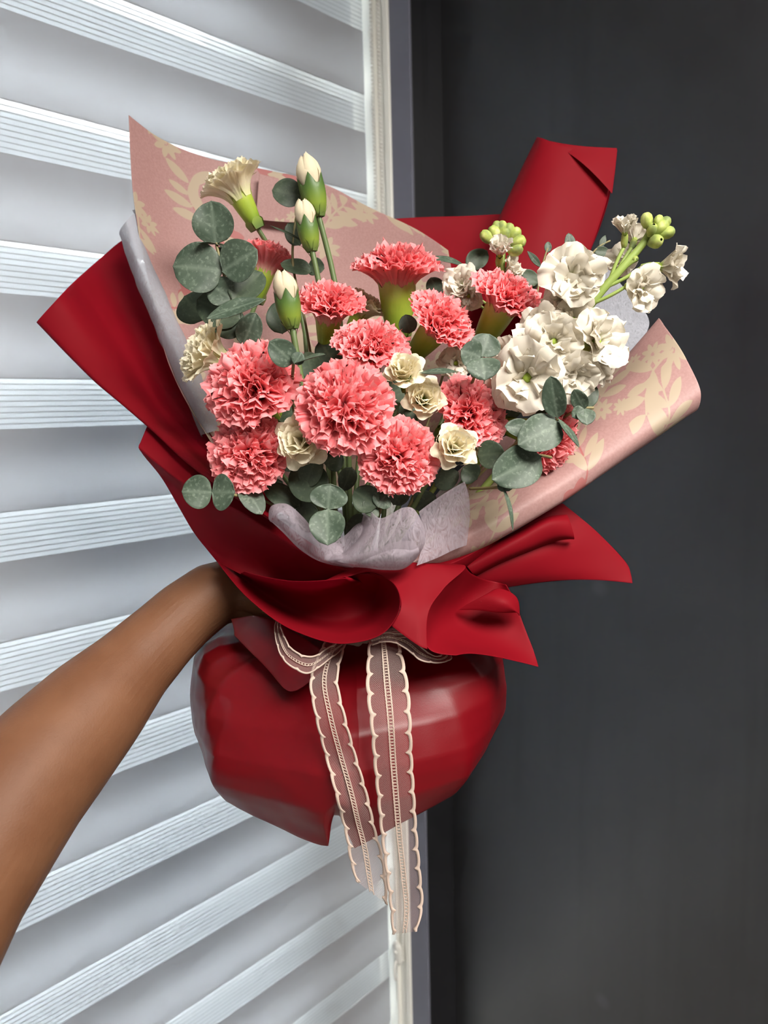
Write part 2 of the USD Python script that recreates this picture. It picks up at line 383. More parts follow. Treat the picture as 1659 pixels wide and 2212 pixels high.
# liner of the window recess: stepped profile, and the grey trim that stands proud of the dark wall
struct('trim_1', join([box(TX, TX + 0.05, YW + 0.006, 1.14, zb, zt), box(TX - 0.004, TX + 0.05, YW, YW + 0.012, zb, zt, 0.0015), box(TX - 0.006, TX + 0.05, YW + 0.030, YW + 0.036, zb, zt, 0.0015)]),
       'cream_frame', 'cream window liner between the blind and the grey trim')
struct('trim_2', box(TX, TX + 0.006, TY + 0.001, YW, 0, ZC, 0.001), 'grey_trim', 'narrow grey trim between the cream liner and the dark wall')
struct('trim_3', box(TX + 0.004, PX + 0.02, TY, YW - 0.001, 0, ZC, 0.001), 'dark_wall', 'end of the grey trim, its shade put into a charcoal colour')  # trim end coloured like the wall, standing for its shade
# the window itself, behind the blind
win = thing('window_1', 'window behind the striped blind with grey and beige frame', None, (0, 1.12, 0), kind='structure')
part(win, 'frame', join([box(XL, TX, 1.05, 1.10, zb, zb + 0.06), box(XL, TX, 1.05, 1.10, zt - 0.05, zt)]), 'frame_light', False)
part(win, 'frame', box(XL, XL + 0.06, 1.05, 1.10, zb, zt), 'frame_light', False)
part(win, 'sash', box(0.692, 0.785, 1.05, 1.10, zb, zt), 'frame_grey', False)
part(win, 'frame', box(0.785, 0.802, 1.045, 1.11, zb, zt), 'frame_light', False)
part(win, 'glass_pane', box(0.802, TX, 1.075, 1.079, zb + 0.06, zt - 0.05), 'glass', False)
part(win, 'glass_pane', box(XL + 0.06, 0.692, 1.075, 1.079, zb + 0.06, zt - 0.05), 'glass', False)

# ---------------------------------------------------------------- the zebra blind: two layers of dense and sheer bands
PITCH, SHEER, ZTOP = 0.1535, 0.0585, 1.5495
blind = thing('zebra_blind', 'white striped zebra roller blind with dense and sheer bands covering the window', 'blind', (XL, D, zt))
XB0 = -1.75


def band(z0, z1, y, drop=False, x1=XR):
    nx = 2
    x = np.array([XB0, x1]); z = np.array([z1, z0])
    P = np.stack(np.meshgrid(x, [y], z, indexing='ij'), -1)[:, 0]
    th = 0.0006
    v, f = solid(P, th)
    if not drop:
        return (v, f), None
    return (v, f), {'drop': np.tile([0, 1], 4), 'across': (v[:, 0] - XB0) / 0.0022}


for k in range(-8, 6):
    top = ZTOP + k * PITCH
    z1, z0 = min(top, zt - 0.02), max(top - SHEER, zb + 0.02)
    if z1 - z0 > 0.01:
        m_, a_ = band(z0, z1, D, True, XR + .003)
        part(blind, 'sheer_band', m_, 'blind_sheer', False, a_)
        m_, a_ = band(max(top - 0.097, zb + 0.03), min(top + 0.0015, zt - 0.03), D + 0.035, False, XR + .011)      # rear layer: dense behind sheer
        part(blind, 'rear_band', m_, 'blind_rear', False)
        if top + PITCH - 0.097 - top > 0.02:
            m_, a_ = band(max(top + 0.0015, zb), min(top + PITCH - 0.097, zt - 0.03), D + 0.035, True, XR + .011)
            part(blind, 'rear_sheer_band', m_, 'blind_sheer', False, a_)
    z1, z0 = min(top - SHEER, zt - 0.02), max(top - PITCH, zb + 0.02)
    if z1 - z0 > 0.01:
        m_, a_ = band(z0, z1, D - 0.0004, False, XR + .003)
        part(blind, 'dense_band', m_, 'blind_solid', False)
part(blind, 'head_box', box(XB0 - 0.03, XR + 0.004, D - 0.028, D + 0.07, zt - 0.085, zt, 0.006), 'bead', 30)
part(blind, 'bottom_rail', box(XB0, XR, D - 0.008, D + 0.043, zb + 0.002, zb + 0.022, 0.004), 'bead', 30)
s = trimesh.creation.icosphere(1, 0.0021)
for yc, zlo in ((D - 0.020, 0.47), (D - 0.036, 0.47)):
    beads = [(s.vertices + (XR + 0.006 + 0.004 * math.sin(i * 0.02), yc, z), s.faces) for i, z in enumerate(np.arange(zlo, zt - 0.09, 0.0062))]
    beads.append(tube([(XR + 0.006, yc, zlo), (XR + 0.006, yc, zt - 0.09)], 0.0007, 5))
    part(blind, 'bead_chain', join(beads), 'bead', True, label='thin beaded pull chain', kind='stuff')
# white oval guide that holds the chain's lower loop
cg = thing('chain_guide', 'small white oval chain guide fixed to the cream liner at the bottom', 'chain guide', (TX - 0.012, YW + 0.022, 0.455))
hull = trimesh.convex.convex_hull(np.concatenate([trimesh.creation.icosphere(2, 0.011).vertices * (0.55, 1.0, 1) + (TX - 0.014, YW + 0.022, z) for z in (0.47, 0.495)]))
part(cg, 'body', hull, 'bead', True)
part(cg, 'hook', tube([(TX - 0.018, YW + 0.022, 0.430), (TX - 0.026, YW + 0.018, 0.437), (TX - 0.027, YW + 0.018, 0.460), (TX - 0.018, YW + 0.022, 0.470)], 0.0025, 8, 16), 'bead')
part(cg, 'screw_cap', trimesh.creation.icosphere(2, 0.004).apply_translation((TX - 0.019, YW + 0.022, 0.488)), 'bead')

# ---------------------------------------------------------------- unseen ceiling lamp, placed to light the flowers from above
lx, ly, lz = UNSEEN_LAMP['pos']; hs = UNSEEN_LAMP['size'] / 2
lamp = thing('unseen_ceiling_light', 'flat square white ceiling light out of view, lighting the flowers from above', 'ceiling light', (lx, ly, ZC))
part(lamp, 'body', box(lx - hs - 0.03, lx + hs + 0.03, ly - hs - 0.03, ly + hs + 0.03, lz + 0.02, ZC - 0.001, 0.01), 'lamp_body', 30)
rl = UsdLux.RectLight.Define(stage, lamp.path + '/light')
rl.CreateWidthAttr(hs * 2); rl.CreateHeightAttr(hs * 2)
rl.CreateIntensityAttr(UNSEEN_LAMP['power']); rl.CreateColorAttr(Gf.Vec3f(*UNSEEN_LAMP['color']))
rl.AddTranslateOp().Set(Gf.Vec3d(0, 0, lz - ZC))

# ================================================================ THE BOUQUET
NECK = at(768, 1335, 0.575)


# ---------------------------------------------------------------- wrapping papers
def leaf_sdf(p, c, ang, ln, wd):
    """pointed leaf: lens of two circles, c = middle"""
    q = p - c
    ca, sa = math.cos(ang), math.sin(ang)
    x, y = q[..., 0] * ca + q[..., 1] * sa, -q[..., 0] * sa + q[..., 1] * ca
    a, b = ln / 2, wd / 2
    r = (a * a + b * b) / (2 * b)
    return np.sqrt(x * x + (np.abs(y) + r - b) ** 2) - r


def seg_sdf(p, a, b, w):
    ab = b - a
    t = np.clip(((p - a) @ ab) / (ab @ ab), 0, 1)
    return np.linalg.norm(p - a - t[..., None] * ab, axis=-1) - w


def floral(uv, seed, pitch=0.085):
    """printed sprays of leaves and blossoms: signed distances of the cream print and of the rose print, in millimetres"""
    rs = np.random.RandomState(seed)
    cream = np.full(uv.shape[:2], 9.0); rose = cream.copy()
    lo, hi = uv.reshape(-1, 2).min(0), uv.reshape(-1, 2).max(0)
    j = 0
    for gy in np.arange(lo[1], hi[1] + pitch, pitch * 0.86):
        j += 1
        for gx in np.arange(lo[0] - (j % 2) * pitch / 2, hi[0] + pitch, pitch):
            c = np.array([gx, gy]) + rs.uniform(-.012, .012, 2)
            a0 = rs.uniform(0, 2 * PI); kind = rs.randint(3)
            near = (np.abs(uv - c).max(-1) < 0.062)
            if not near.any():
                continue
            p = uv[near]; cr = np.full(len(p), 9.0); rz = cr.copy()
            if kind == 0:                                   # rose blossom with cream heart
                for k in range(6):
                    a = a0 + k * PI / 3
                    rz = np.minimum(rz, leaf_sdf(p, c + 0.0085 * np.array([math.cos(a), math.sin(a)]), a, 0.019, 0.0135))
                for k in range(5):
                    a = a0 + .4 + k * PI * .4
                    cr = np.minimum(cr, leaf_sdf(p, c + 0.004 * np.array([math.cos(a), math.sin(a)]), a, 0.010, 0.004))
            else:                                           # cream daisies
                for q in range(1 + kind):
                    cc = c + (0.018 * q) * np.array([math.cos(a0 + 2), math.sin(a0 + 2)])
                    n = 8; ln = 0.013 - 0.003 * q
                    for k in range(n):
                        a = a0 + k * 2 * PI / n
                        cr = np.minimum(cr, leaf_sdf(p, cc + ln * .62 * np.array([math.cos(a), math.sin(a)]), a, ln, ln * .42))
            s0 = c
            dirv = a0 + PI * .75
            for k in range(5):                              # a curving stem with paired leaves
                dirv += rs.uniform(.05, .4)
                s1 = s0 + 0.011 * np.array([math.cos(dirv), math.sin(dirv)])
                (rz if kind == 0 else cr)[:] = np.minimum(rz if kind == 0 else cr, seg_sdf(p, s0, s1, 0.0009))
                if k > 0:
                    ln = rs.uniform(.017, .028)
                    for sg in (-1, 1):
                        a = dirv + sg * rs.uniform(.6, 1.1)
                        cr = np.minimum(cr, leaf_sdf(p, s1 + ln * .52 * np.array([math.cos(a), math.sin(a)]), a, ln, ln * .36))
                s0 = s1
            cream[near] = np.minimum(cream[near], cr); rose[near] = np.minimum(rose[near], rz)
    return np.clip(cream * 1000, -3, 3), np.clip(rose * 1000, -3, 3)


def paper_uv(P):
    du = np.linalg.norm(np.diff(P, axis=0), axis=2).mean(1); dv = np.linalg.norm(np.diff(P, axis=1), axis=2).mean(0)
    u = np.concatenate([[0], np.cumsum(du)]); v = np.concatenate([[0], np.cumsum(dv)])
    return np.stack(np.meshgrid(u, v, indexing='ij'), -1)


def pink_sheet(t, name, rows, nu, nv, seed, label=None):
    P = crinkle(surf(rows, nu, nv), 0.0012, 14, seed)
    a, b = floral(paper_uv(P), seed)
    return part(t, name, solid(P, .0004), 'pink_paper', True, {'cream': np.tile(a.ravel(), 2), 'rose': np.tile(b.ravel(), 2)}, label=label)


t = thing('floral_wrapping_paper', 'pink paper with cream floral print standing behind the flowers, pointed corner at upper left', 'wrapping paper', NECK)
pink_sheet(t, 'sheet', [
    [(278, 249, .66), (352, 302, .695), (450, 342, .73), (560, 364, .75), (700, 398, .76), (795, 447, .755), (900, 496, .74), (968, 541, .72)],
    [(291, 450, .655), (370, 500, .69), (470, 540, .715), (580, 560, .735), (700, 580, .745), (800, 600, .74), (900, 620, .725), (985, 640, .70)],
    [(330, 645, .64), (410, 690, .665), (500, 720, .685), (600, 740, .70), (700, 750, .70), (800, 755, .70), (900, 760, .69), (1005, 760, .67)],
    [(372, 805, .615), (450, 860, .64), (530, 890, .65), (610, 900, .66), (700, 905, .66), (800, 905, .66), (900, 900, .65), (1000, 890, .635)],
    [(475, 985, .57), (530, 1040, .59), (590, 1060, .60), (640, 1070, .61), (700, 1075, .615), (770, 1075, .615), (850, 1070, .61), (930, 1050, .60)],
], 260, 190, 3)
pink_sheet(t, 'inner_fold', [
    [(560, 375, .738), (600, 385, .743), (650, 395, .748), (690, 402, .75)],
    [(556, 425, .734), (600, 430, .738), (650, 432, .742), (685, 435, .744)],
    [(553, 474, .728), (600, 478, .732), (650, 479, .735), (680, 477, .737)]], 60, 50, 8)

t = thing('floral_wrapping_paper', 'pink floral paper rolled into a wide cone at the right of the flowers', 'wrapping paper', NECK)
pink_sheet(t, 'sheet', [
    [(1432, 700, .60), (1310, 822, .64), (1180, 900, .655), (1060, 960, .65), (960, 1050, .62), (880, 1160, .58)],
    [(1432, 699, .595), (1312, 826, .60), (1185, 945, .585), (1075, 1040, .57), (980, 1110, .55), (890, 1180, .53)],
    [(1482, 775, .562), (1352, 885, .557), (1220, 985, .55), (1100, 1070, .54), (1000, 1135, .53), (890, 1200, .515)],
    [(1514, 850, .548), (1382, 945, .545), (1242, 1035, .537), (1110, 1112, .527), (1005, 1165, .517), (885, 1220, .505)],
    [(1510, 878, .553), (1390, 958, .55), (1245, 1060, .54), (1112, 1138, .53), (1005, 1188, .52), (880, 1235, .51)],
    [(1492, 894, .568), (1360, 984, .565), (1220, 1078, .555), (1110, 1146, .545), (1005, 1204, .535), (875, 1255, .52)],
    [(1440, 905, .60), (1330, 985, .595), (1200, 1070, .585), (1095, 1135, .575), (1000, 1190, .565), (870, 1260, .55)],
], 250, 230, 5)

rw = thing('red_wrapping_paper', 'red paper folded into a wide flaring cone at the far left of the flowers', 'wrapping paper', NECK)
P = surf([
    [(276, 520, .69), (330, 640, .67), (372, 790, .645), (430, 900, .61), (505, 1000, .57), (600, 1090, .54)],
    [(262, 521, .695), (312, 650, .68), (362, 800, .65), (425, 920, .61), (505, 1018, .56), (600, 1105, .53)],
    [(215, 560, .69), (288, 700, .675), (350, 835, .645), (420, 940, .60), (505, 1035, .555), (600, 1118, .525)],
    [(166, 603, .655), (255, 735, .645), (335, 870, .62), (415, 965, .58), (505, 1050, .54), (600, 1125, .515)],
    [(120, 650, .605), (225, 785, .60), (325, 905, .58), (412, 990, .555), (505, 1065, .53), (600, 1132, .51)],
    [(84, 689, .600), (200, 812, .59), (316, 916, .575), (405, 1000, .555), (500, 1070, .535), (600, 1135, .512)],
    [(96, 686, .625), (210, 800, .62), (322, 905, .60), (410, 985, .58), (500, 1055, .555), (600, 1120, .53)],
], 90, 60)
part(rw, 'sheet', solid(crinkle(P, .0010, 12, 5)), 'red_paper')

rw = thing('red_wrapping_paper', 'red paper standing behind the white stock flowers with an upright folded flap', 'wrapping paper', NECK)
P = surf([[(835, 474, .755), (900, 470, .76), (1000, 467, .762), (1095, 463, .76), (1200, 470, .75), (1270, 520, .735)],
          [(850, 520, .75), (910, 520, .755), (1000, 520, .755), (1100, 530, .75), (1190, 550, .74), (1258, 590, .725)],
          [(900, 620, .735), (950, 620, .735), (1010, 620, .735), (1090, 630, .73), (1170, 650, .72), (1235, 680, .705)],
          [(930, 760, .70), (970, 770, .70), (1020, 780, .70), (1080, 780, .695), (1150, 780, .69), (1210, 790, .675)]], 60, 40)
part(rw, 'sheet', solid(crinkle(P, .001, 12, 6)), 'red_paper')
P = surf([[(1168, 300, .74), (1128, 385, .735), (1086, 475, .73), (1058, 545, .72), (1040, 640, .70)],
          [(1160, 296, .72), (1118, 385, .712), (1077, 480, .70), (1050, 560, .692), (1030, 650, .68)],
          [(1172, 299, .70), (1140, 388, .692), (1105, 490, .682), (1080, 575, .675), (1060, 660, .667)],
          [(1215, 314, .69), (1190, 400, .68), (1165, 500, .672), (1140, 590, .668), (1110, 680, .66)],
          [(1275, 320, .692), (1255, 410, .682), (1225, 510, .674), (1195, 600, .668), (1160, 700, .66)],
          [(1332, 320, .70), (1313, 424, .69), (1278, 530, .682), (1240, 620, .675), (1200, 720, .665)]], 60, 50)
part(rw, 'flap', solid(crinkle(P, .0008, 14, 7)), 'red_paper')
P = surf([[(1320, 400, .705), (1316, 425, .71), (1296, 490, .71), (1272, 550, .705), (1240, 640, .69)],
          [(1290, 385, .72), (1285, 420, .725), (1270, 490, .725), (1240, 560, .72), (1210, 650, .70)],
          [(1200, 330, .725), (1190, 400, .728), (1170, 490, .73), (1140, 570, .725), (1110, 650, .71)]], 40, 24)
part(rw, 'flap', solid(P), 'red_paper')
P = surf([[(1188, 305, .698), (1262, 356, .682), (1322, 418, .684)], [(1240, 314, .690), (1290, 346, .686), (1328, 372, .688)], [(1330, 320, .695), (1332, 322, .695), (1333, 325, .695)]], 24, 14)
part(rw, 'corner_fold', solid(P, .0004), 'red_paper')

rw = thing('red_wrapping_paper', 'dark red paper cupping the lower left front of the bouquet above the forearm', 'wrapping paper', NECK)
P = surf([
    [(322, 912, .590), (420, 985, .575), (510, 1050, .560), (600, 1120, .54), (700, 1190, .518), (820, 1225, .508), (960, 1200, .525), (1100, 1130, .55)],
    [(304, 955, .570), (400, 1030, .560), (494, 1083, .547), (592, 1144, .528), (700, 1210, .508), (820, 1240, .500), (960, 1218, .517), (1092, 1147, .546)],
    [(300, 966, .567), (395, 1040, .557), (490, 1090, .545), (590, 1150, .526), (700, 1215, .506), (820, 1243, .499), (960, 1222, .515), (1090, 1150, .545)],
    [(306, 976, .568), (400, 1048, .557), (494, 1098, .545), (592, 1157, .526), (701, 1219, .507), (820, 1246, .500), (959, 1225, .515), (1088, 1153, .545)],
    [(348, 1030, .572), (430, 1090, .562), (515, 1145, .551), (605, 1195, .535), (710, 1245, .52), (820, 1262, .512), (950, 1245, .518), (1070, 1175, .547)],
    [(420, 1150, .572), (475, 1180, .562), (545, 1215, .556), (630, 1250, .553), (720, 1278, .540), (820, 1288, .532), (930, 1268, .535), (1050, 1210, .552)],
    [(470, 1214, .556), (530, 1245, .552), (595, 1275, .552), (660, 1300, .568), (735, 1318, .560), (815, 1320, .555), (900, 1300, .556), (1000, 1260, .56)]], 110, 60)
part(rw, 'sheet', solid(crinkle(P, .0022, 11, 9)), 'red_paper')

rw = thing('red_wrapping_paper', 'red paper collar with wavy scrolled folds flaring over the lace bow', 'wrapping paper', NECK)
P = surf([          # front funnel: near rim, hollow, far rim
    [(470, 1214, .545), (545, 1300, .505), (640, 1364, .474), (745, 1390, .460), (830, 1366, .462), (864, 1312, .472), (852, 1262, .486), (800, 1237, .497)],
    [(484, 1221, .558), (558, 1294, .526), (645, 1350, .502), (740, 1371, .491), (812, 1350, .494), (842, 1306, .502), (832, 1268, .506), (790, 1243, .504)],
    [(500, 1230, .570), (575, 1284, .548), (650, 1325, .532), (735, 1340, .526), (792, 1320, .527), (812, 1292, .526), (805, 1268, .520), (772, 1250, .508)],
    [(515, 1236, .562), (580, 1268, .542), (650, 1292, .528), (724, 1298, .524), (766, 1286, .525), (785, 1270, .520), (780, 1258, .510), (754, 1250, .498)],
    [(524, 1237, .535), (577, 1253, .512), (642, 1264, .494), (706, 1262, .486), (738, 1258, .485), (756, 1254, .486), (758, 1250, .488), (744, 1246, .489)],
          [(528, 1234, .528), (575, 1247, .502), (640, 1256, .484), (700, 1254, .476), (728, 1251, .476), (745, 1249, .477), (748, 1248, .480), (740, 1245, .484)]], 120, 50)
part(rw, 'front_fold', solid(P), 'red_paper')
P = surf([[(700, 1256, .499), (750, 1246, .493), (800, 1236, .497), (850, 1262, .487), (866, 1312, .473), (846, 1352, .470)],
          [(760, 1230, .505), (800, 1215, .503), (850, 1222, .500), (885, 1262, .488), (890, 1320, .474), (876, 1375, .468)],
          [(860, 1215, .512), (900, 1218, .508), (940, 1222, .504), (925, 1275, .488), (908, 1330, .474), (905, 1395, .466)],
          [(960, 1216, .52), (985, 1219, .516), (1004, 1222, .512), (958, 1272, .490), (926, 1322, .477), (923, 1402, .467)]], 60, 40)
part(rw, 'middle_fold', solid(P), 'red_paper')
P = surf([[(1004, 1222, .513), (958, 1272, .491), (924, 1320, .478), (917, 1365, .471), (925, 1400, .468), (985, 1416, .472)],
          [(1020, 1240, .53), (985, 1280, .525), (960, 1315, .518), (948, 1350, .508), (955, 1385, .492), (1020, 1412, .484)],
          [(1045, 1252, .545), (1020, 1285, .545), (1005, 1318, .540), (1000, 1350, .532), (1020, 1385, .515), (1075, 1420, .497)],
          [(1075, 1258, .55), (1075, 1285, .548), (1075, 1315, .545), (1080, 1350, .538), (1100, 1395, .525), (1125, 1431, .51)],
          [(1092, 1264, .545), (1110, 1292, .542), (1124, 1330, .538), (1138, 1368, .532), (1152, 1405, .524), (1162, 1441, .516)]], 60, 44)
part(rw, 'right_fold', solid(crinkle(P, .0016, 16, 12)), 'red_paper')
P = surf([[(1040, 1300, .522), (1075, 1272, .53), (1115, 1290, .53), (1122, 1330, .528)],
          [(1020, 1300, .525), (1050, 1290, .522), (1090, 1300, .518), (1120, 1326, .523)],
          [(990, 1318, .528), (1030, 1318, .524), (1075, 1323, .52), (1122, 1322, .525)]], 24, 14)
part(rw, 'pleat', solid(P), 'red_paper')

rw = thing('red_wrapping_paper', 'red paper wing pointing out to the right below the pink floral cone', 'wrapping paper', NECK)
P = surf([
    [(900, 1262, .545), (1000, 1210, .555), (1110, 1150, .565), (1212, 1088, .575), (1215, 1087, .575)],
    [(920, 1285, .54), (1010, 1232, .55), (1130, 1175, .558), (1250, 1128, .575), (1290, 1150, .578)],
    [(940, 1300, .542), (1030, 1248, .548), (1150, 1205, .555), (1280, 1180, .572), (1350, 1214, .578)],
    [(955, 1310, .55), (1045, 1264, .552), (1170, 1240, .56), (1290, 1232, .570), (1362, 1240, .575)],
    [(965, 1318, .56), (1060, 1276, .56), (1180, 1255, .565), (1290, 1253, .57), (1366, 1260, .572)]], 70, 44)
part(rw, 'sheet', solid(crinkle(P, .0022, 13, 14)), 'red_paper')
P = surf([[(1000, 1214, .54), (1060, 1180, .545), (1120, 1150, .55), (1180, 1118, .555), (1225, 1112, .56)],
          [(1010, 1225, .533), (1070, 1192, .536), (1130, 1160, .541), (1190, 1130, .546), (1232, 1130, .552)],
          [(1020, 1238, .535), (1080, 1206, .538), (1140, 1180, .543), (1200, 1155, .548), (1240, 1158, .553)],
          [(1025, 1246, .546), (1085, 1214, .549), (1145, 1190, .554), (1203, 1168, .558), (1238, 1164, .562)]], 40, 24)
part(rw, 'rolled_pleat', solid(P), 'red_paper')

# ---------------------------------------------------------------- tissue
tp = thing('tissue_paper', 'white tissue paper rolled along the left edge between red and pink papers', 'tissue paper', NECK)
P = surf([[(300, 482, .672), (338, 590, .66), (385, 700, .645), (432, 810, .625), (470, 920, .60)],
          [(290, 462, .655), (325, 585, .645), (378, 700, .63), (425, 815, .61), (465, 930, .59)],
          [(272, 478, .645), (308, 592, .637), (358, 710, .622), (408, 825, .603), (450, 935, .585)],
          [(258, 499, .652), (292, 600, .645), (340, 715, .63), (392, 835, .61), (436, 940, .59)],
          [(264, 512, .668), (298, 612, .66), (345, 725, .645), (395, 842, .62), (438, 945, .60)]], 60, 30)
part(tp, 'rolled_edge', solid(crinkle(P, .0022, 30, 21), .0003), 'tissue_backlit_tint')
P = surf([[(286, 454, .66), (300, 482, .665), (320, 530, .668)], [(294, 452, .662), (312, 484, .667), (330, 530, .669)]], 14, 6)
part(tp, 'corner', solid(P, .0003), 'tissue_backlit_tint')
tp = thing('tissue_paper', 'white tissue paper showing behind the white stock flowers at right', 'tissue paper', NECK)
P = surf([[(1292, 552, .675), (1300, 553, .672), (1310, 570, .67)],
          [(1240, 650, .675), (1310, 625, .665), (1352, 628, .66)],
          [(1200, 730, .665), (1310, 690, .655), (1399, 684, .648)],
          [(1190, 790, .655), (1300, 750, .645), (1398, 715, .642)],
          [(1180, 850, .64), (1275, 810, .635), (1365, 765, .632)],
          [(1120, 930, .625), (1210, 890, .622), (1300, 840, .618)]], 50, 50)
part(tp, 'sheet', solid(crinkle(P, .0016, 24, 22), .0003), 'tissue_backlit_tint')

tp = thing('tissue_paper', 'sheer white tissue ruffle curling over the front below the flowers', 'tissue paper', NECK)
P = surf([[(590, 1128, .52), (598, 1110, .515), (625, 1104, .512), (655, 1130, .512), (690, 1165, .515), (735, 1178, .52)],
          [(581, 1120, .505), (586, 1094, .502), (618, 1088, .50), (655, 1118, .503), (690, 1160, .508), (740, 1176, .514)],
          [(584, 1126, .497), (592, 1110, .493), (622, 1112, .490), (660, 1145, .493), (695, 1178, .498), (740, 1190, .505)],
          [(588, 1128, .502), (612, 1148, .497), (642, 1176, .494), (680, 1200, .492), (715, 1212, .494), (752, 1217, .498)],
          [(606, 1140, .515), (640, 1172, .51), (668, 1196, .506), (700, 1214, .503), (730, 1222, .503), (770, 1226, .505)]], 60, 40)
part(tp, 'left_curl', solid(crinkle(P, .0008, 30, 23), .0003), 'tissue')
P = surf([[(785, 1112, .502), (782, 1128, .506), (775, 1160, .51), (745, 1190, .51), (715, 1204, .507)],
          [(800, 1104, .496), (800, 1124, .494), (782, 1160, .492), (752, 1190, .492), (722, 1210, .494)],
          [(822, 1120, .488), (818, 1140, .484), (800, 1168, .481), (772, 1196, .481), (742, 1216, .486)],
          [(868, 1098, .482), (866, 1124, .476), (850, 1160, .473), (824, 1196, .475), (800, 1222, .482)],
          [(890, 1098, .480), (896, 1122, .473), (894, 1160, .470), (886, 1196, .472), (860, 1226, .480)],
          [(902, 1112, .487), (914, 1140, .482), (917, 1170, .480), (908, 1194, .482), (890, 1216, .488)],
          [(896, 1106, .496), (904, 1130, .494), (906, 1160, .493), (898, 1184, .494), (880, 1210, .498)]], 60, 50)
part(tp, 'scroll', solid(crinkle(P, .0012, 26, 24), .0003), 'tissue')
P = surf([[(700, 1206, .499), (730, 1196, .497), (760, 1200, .494), (800, 1192, .488), (850, 1172, .48), (895, 1168, .478)],
          [(710, 1212, .493), (740, 1208, .488), (770, 1212, .483), (810, 1206, .475), (860, 1200, .469), (905, 1190, .473)],
          [(722, 1217, .495), (752, 1219, .488), (785, 1222, .482), (825, 1225, .476), (870, 1222, .474), (902, 1202, .478)],
          [(742, 1222, .505), (770, 1225, .50), (800, 1227, .497), (835, 1228, .493), (870, 1224, .492), (896, 1208, .492)]], 50, 30)
part(tp, 'lower_lip', solid(P, .0003), 'tissue')
P = surf([[(905, 1106, .498), (950, 1073, .500), (1000, 1043, .503), (1004, 1041, .503)],
          [(912, 1130, .502), (955, 1100, .506), (1002, 1076, .508), (1013, 1072, .508)],
          [(914, 1165, .503), (960, 1140, .508), (1002, 1122, .511), (1015, 1118, .511)],
          [(908, 1195, .500), (955, 1175, .506), (995, 1158, .51), (1011, 1154, .511)],
          [(900, 1222, .496), (945, 1205, .504), (985, 1186, .509), (1008, 1178, .511)]], 50, 36)
part(tp, 'petal_fold', solid(crinkle(P, .0008, 24, 25), .0003), 'tissue')
P = surf([[(690, 1170, .515), (740, 1160, .512), (776, 1130, .508), (800, 1128, .506)], [(700, 1196, .508), (745, 1186, .505), (782, 1150, .50), (806, 1136, .50)], [(710, 1212, .505), (752, 1204, .50), (790, 1172, .496), (812, 1146, .496)]], 30, 14)
part(tp, 'middle_curl', solid(P, .0003), 'tissue')

# ---------------------------------------------------------------- the wrapped pot
nk, bt = at(760, 1340, .580), at(754, 1612, .600)
ax = np.array([0, 0, nk[2] - bt[2]])
toward = unit(np.array([-F[0], -F[1], 0])); rightw = unit(np.array([R[0], R[1], 0]))
phi = np.sort(np.concatenate([np.linspace(-PI, PI, 220, endpoint=False), np.linspace(-.16, .22, 60)]))     # 0 = toward the viewer, + = right


def periodic(ph, pts):
    p = sorted(pts); x = np.array([a for a, _ in p]) * PI / 180; y = np.array([b for _, b in p])
    return np.interp(ph, np.concatenate([x - 2 * PI, x, x + 2 * PI]), np.tile(y, 3))


def polyrad(ph, corners, r):
    """radius of a polygon with corners at the given azimuths (degrees)"""
    c = np.sort(np.array(corners) * PI / 180); c = np.concatenate([c - 2 * PI, c, c + 2 * PI])
    i = np.clip(np.searchsorted(c, ph, 'right') - 1, 0, len(c) - 2)
    a, b = c[i], c[i + 1]
    A, B = np.stack([np.cos(a), np.sin(a)], 1), np.stack([np.cos(b), np.sin(b)], 1)
    d = np.stack([np.cos(ph), np.sin(ph)], 1)
    e = B - A
    den = d[:, 0] * e[:, 1] - d[:, 1] * e[:, 0]
    return r * (A[:, 0] * e[:, 1] - A[:, 1] * e[:, 0]) / den


ts = np.concatenate([np.linspace(0, .3, 34), np.linspace(.32, 1, 40)])
pot = []
for q in ts:                                                   # from the neck down to the rim
    r = np.interp(q, [0, .03, .06, .10, .16, .26, .5, .72, .88, 1.0], [.036, .042, .076, .106, .119, .1265, .1275, .125, .119, .110])
    fr_ = np.clip(np.cos(phi), 0, 1) ** 1.5
    r = r * (1 - fr_) + fr_ * np.interp(q, [0, .06, .2, .4, .6, .8, 1.0], [.036, .050, .083, .110, .121, .122, .114])
    hi = polyrad(phi, [-160, -105, -52, 5, 58, 96, 140], r)
    lo = polyrad(phi, [-155, -100, -43, 0, 42, 84, 130], r * 1.02)
    k = np.clip((q - .18) / .5, 0, 1)
    rad = 1.065 * (.28 * r + .72 * (hi * (1 - k) + lo * k))
    rad = rad * periodic(phi, [(-180, .98), (-90, 1.02), (0, 1.0), (45, .985), (90, .935)])
    bump = math.exp(-((q - .10) / .08) ** 2)
    rad = rad + bump * (.004 * np.sin(phi * 9 + .7) + .0035 * np.abs(np.sin(phi * 8.5 + 2 + 3 * q)) - .003 * np.abs(np.sin(phi * 14.5 + 5 * q))) * np.clip(r / .1, 0, 1)
    dz = periodic(phi, [(-180, .0), (-75, .022), (-30, -.002), (-6.5, -.012), (-4.4, -.012), (-1.5, .012), (.2, .012), (4.0, -.014), (20, -.004), (75, .020)]) * q ** 6
    c = bt + (nk - bt) * (1 - q)
    pot.append(c + rad[:, None] * (np.cos(phi)[:, None] * toward + np.sin(phi)[:, None] * rightw) + dz[:, None] * np.array([0, 0, 1.0]))
pot = np.stack(pot, 1)
pot_lo = pot[:, -1].mean(0)
pt_ = thing('pot_wrap', 'glossy red paper tied around the flower pot below the lace bow', 'wrapping paper', (pot_lo[0], pot_lo[1], pot[:, -1, 2].min()))
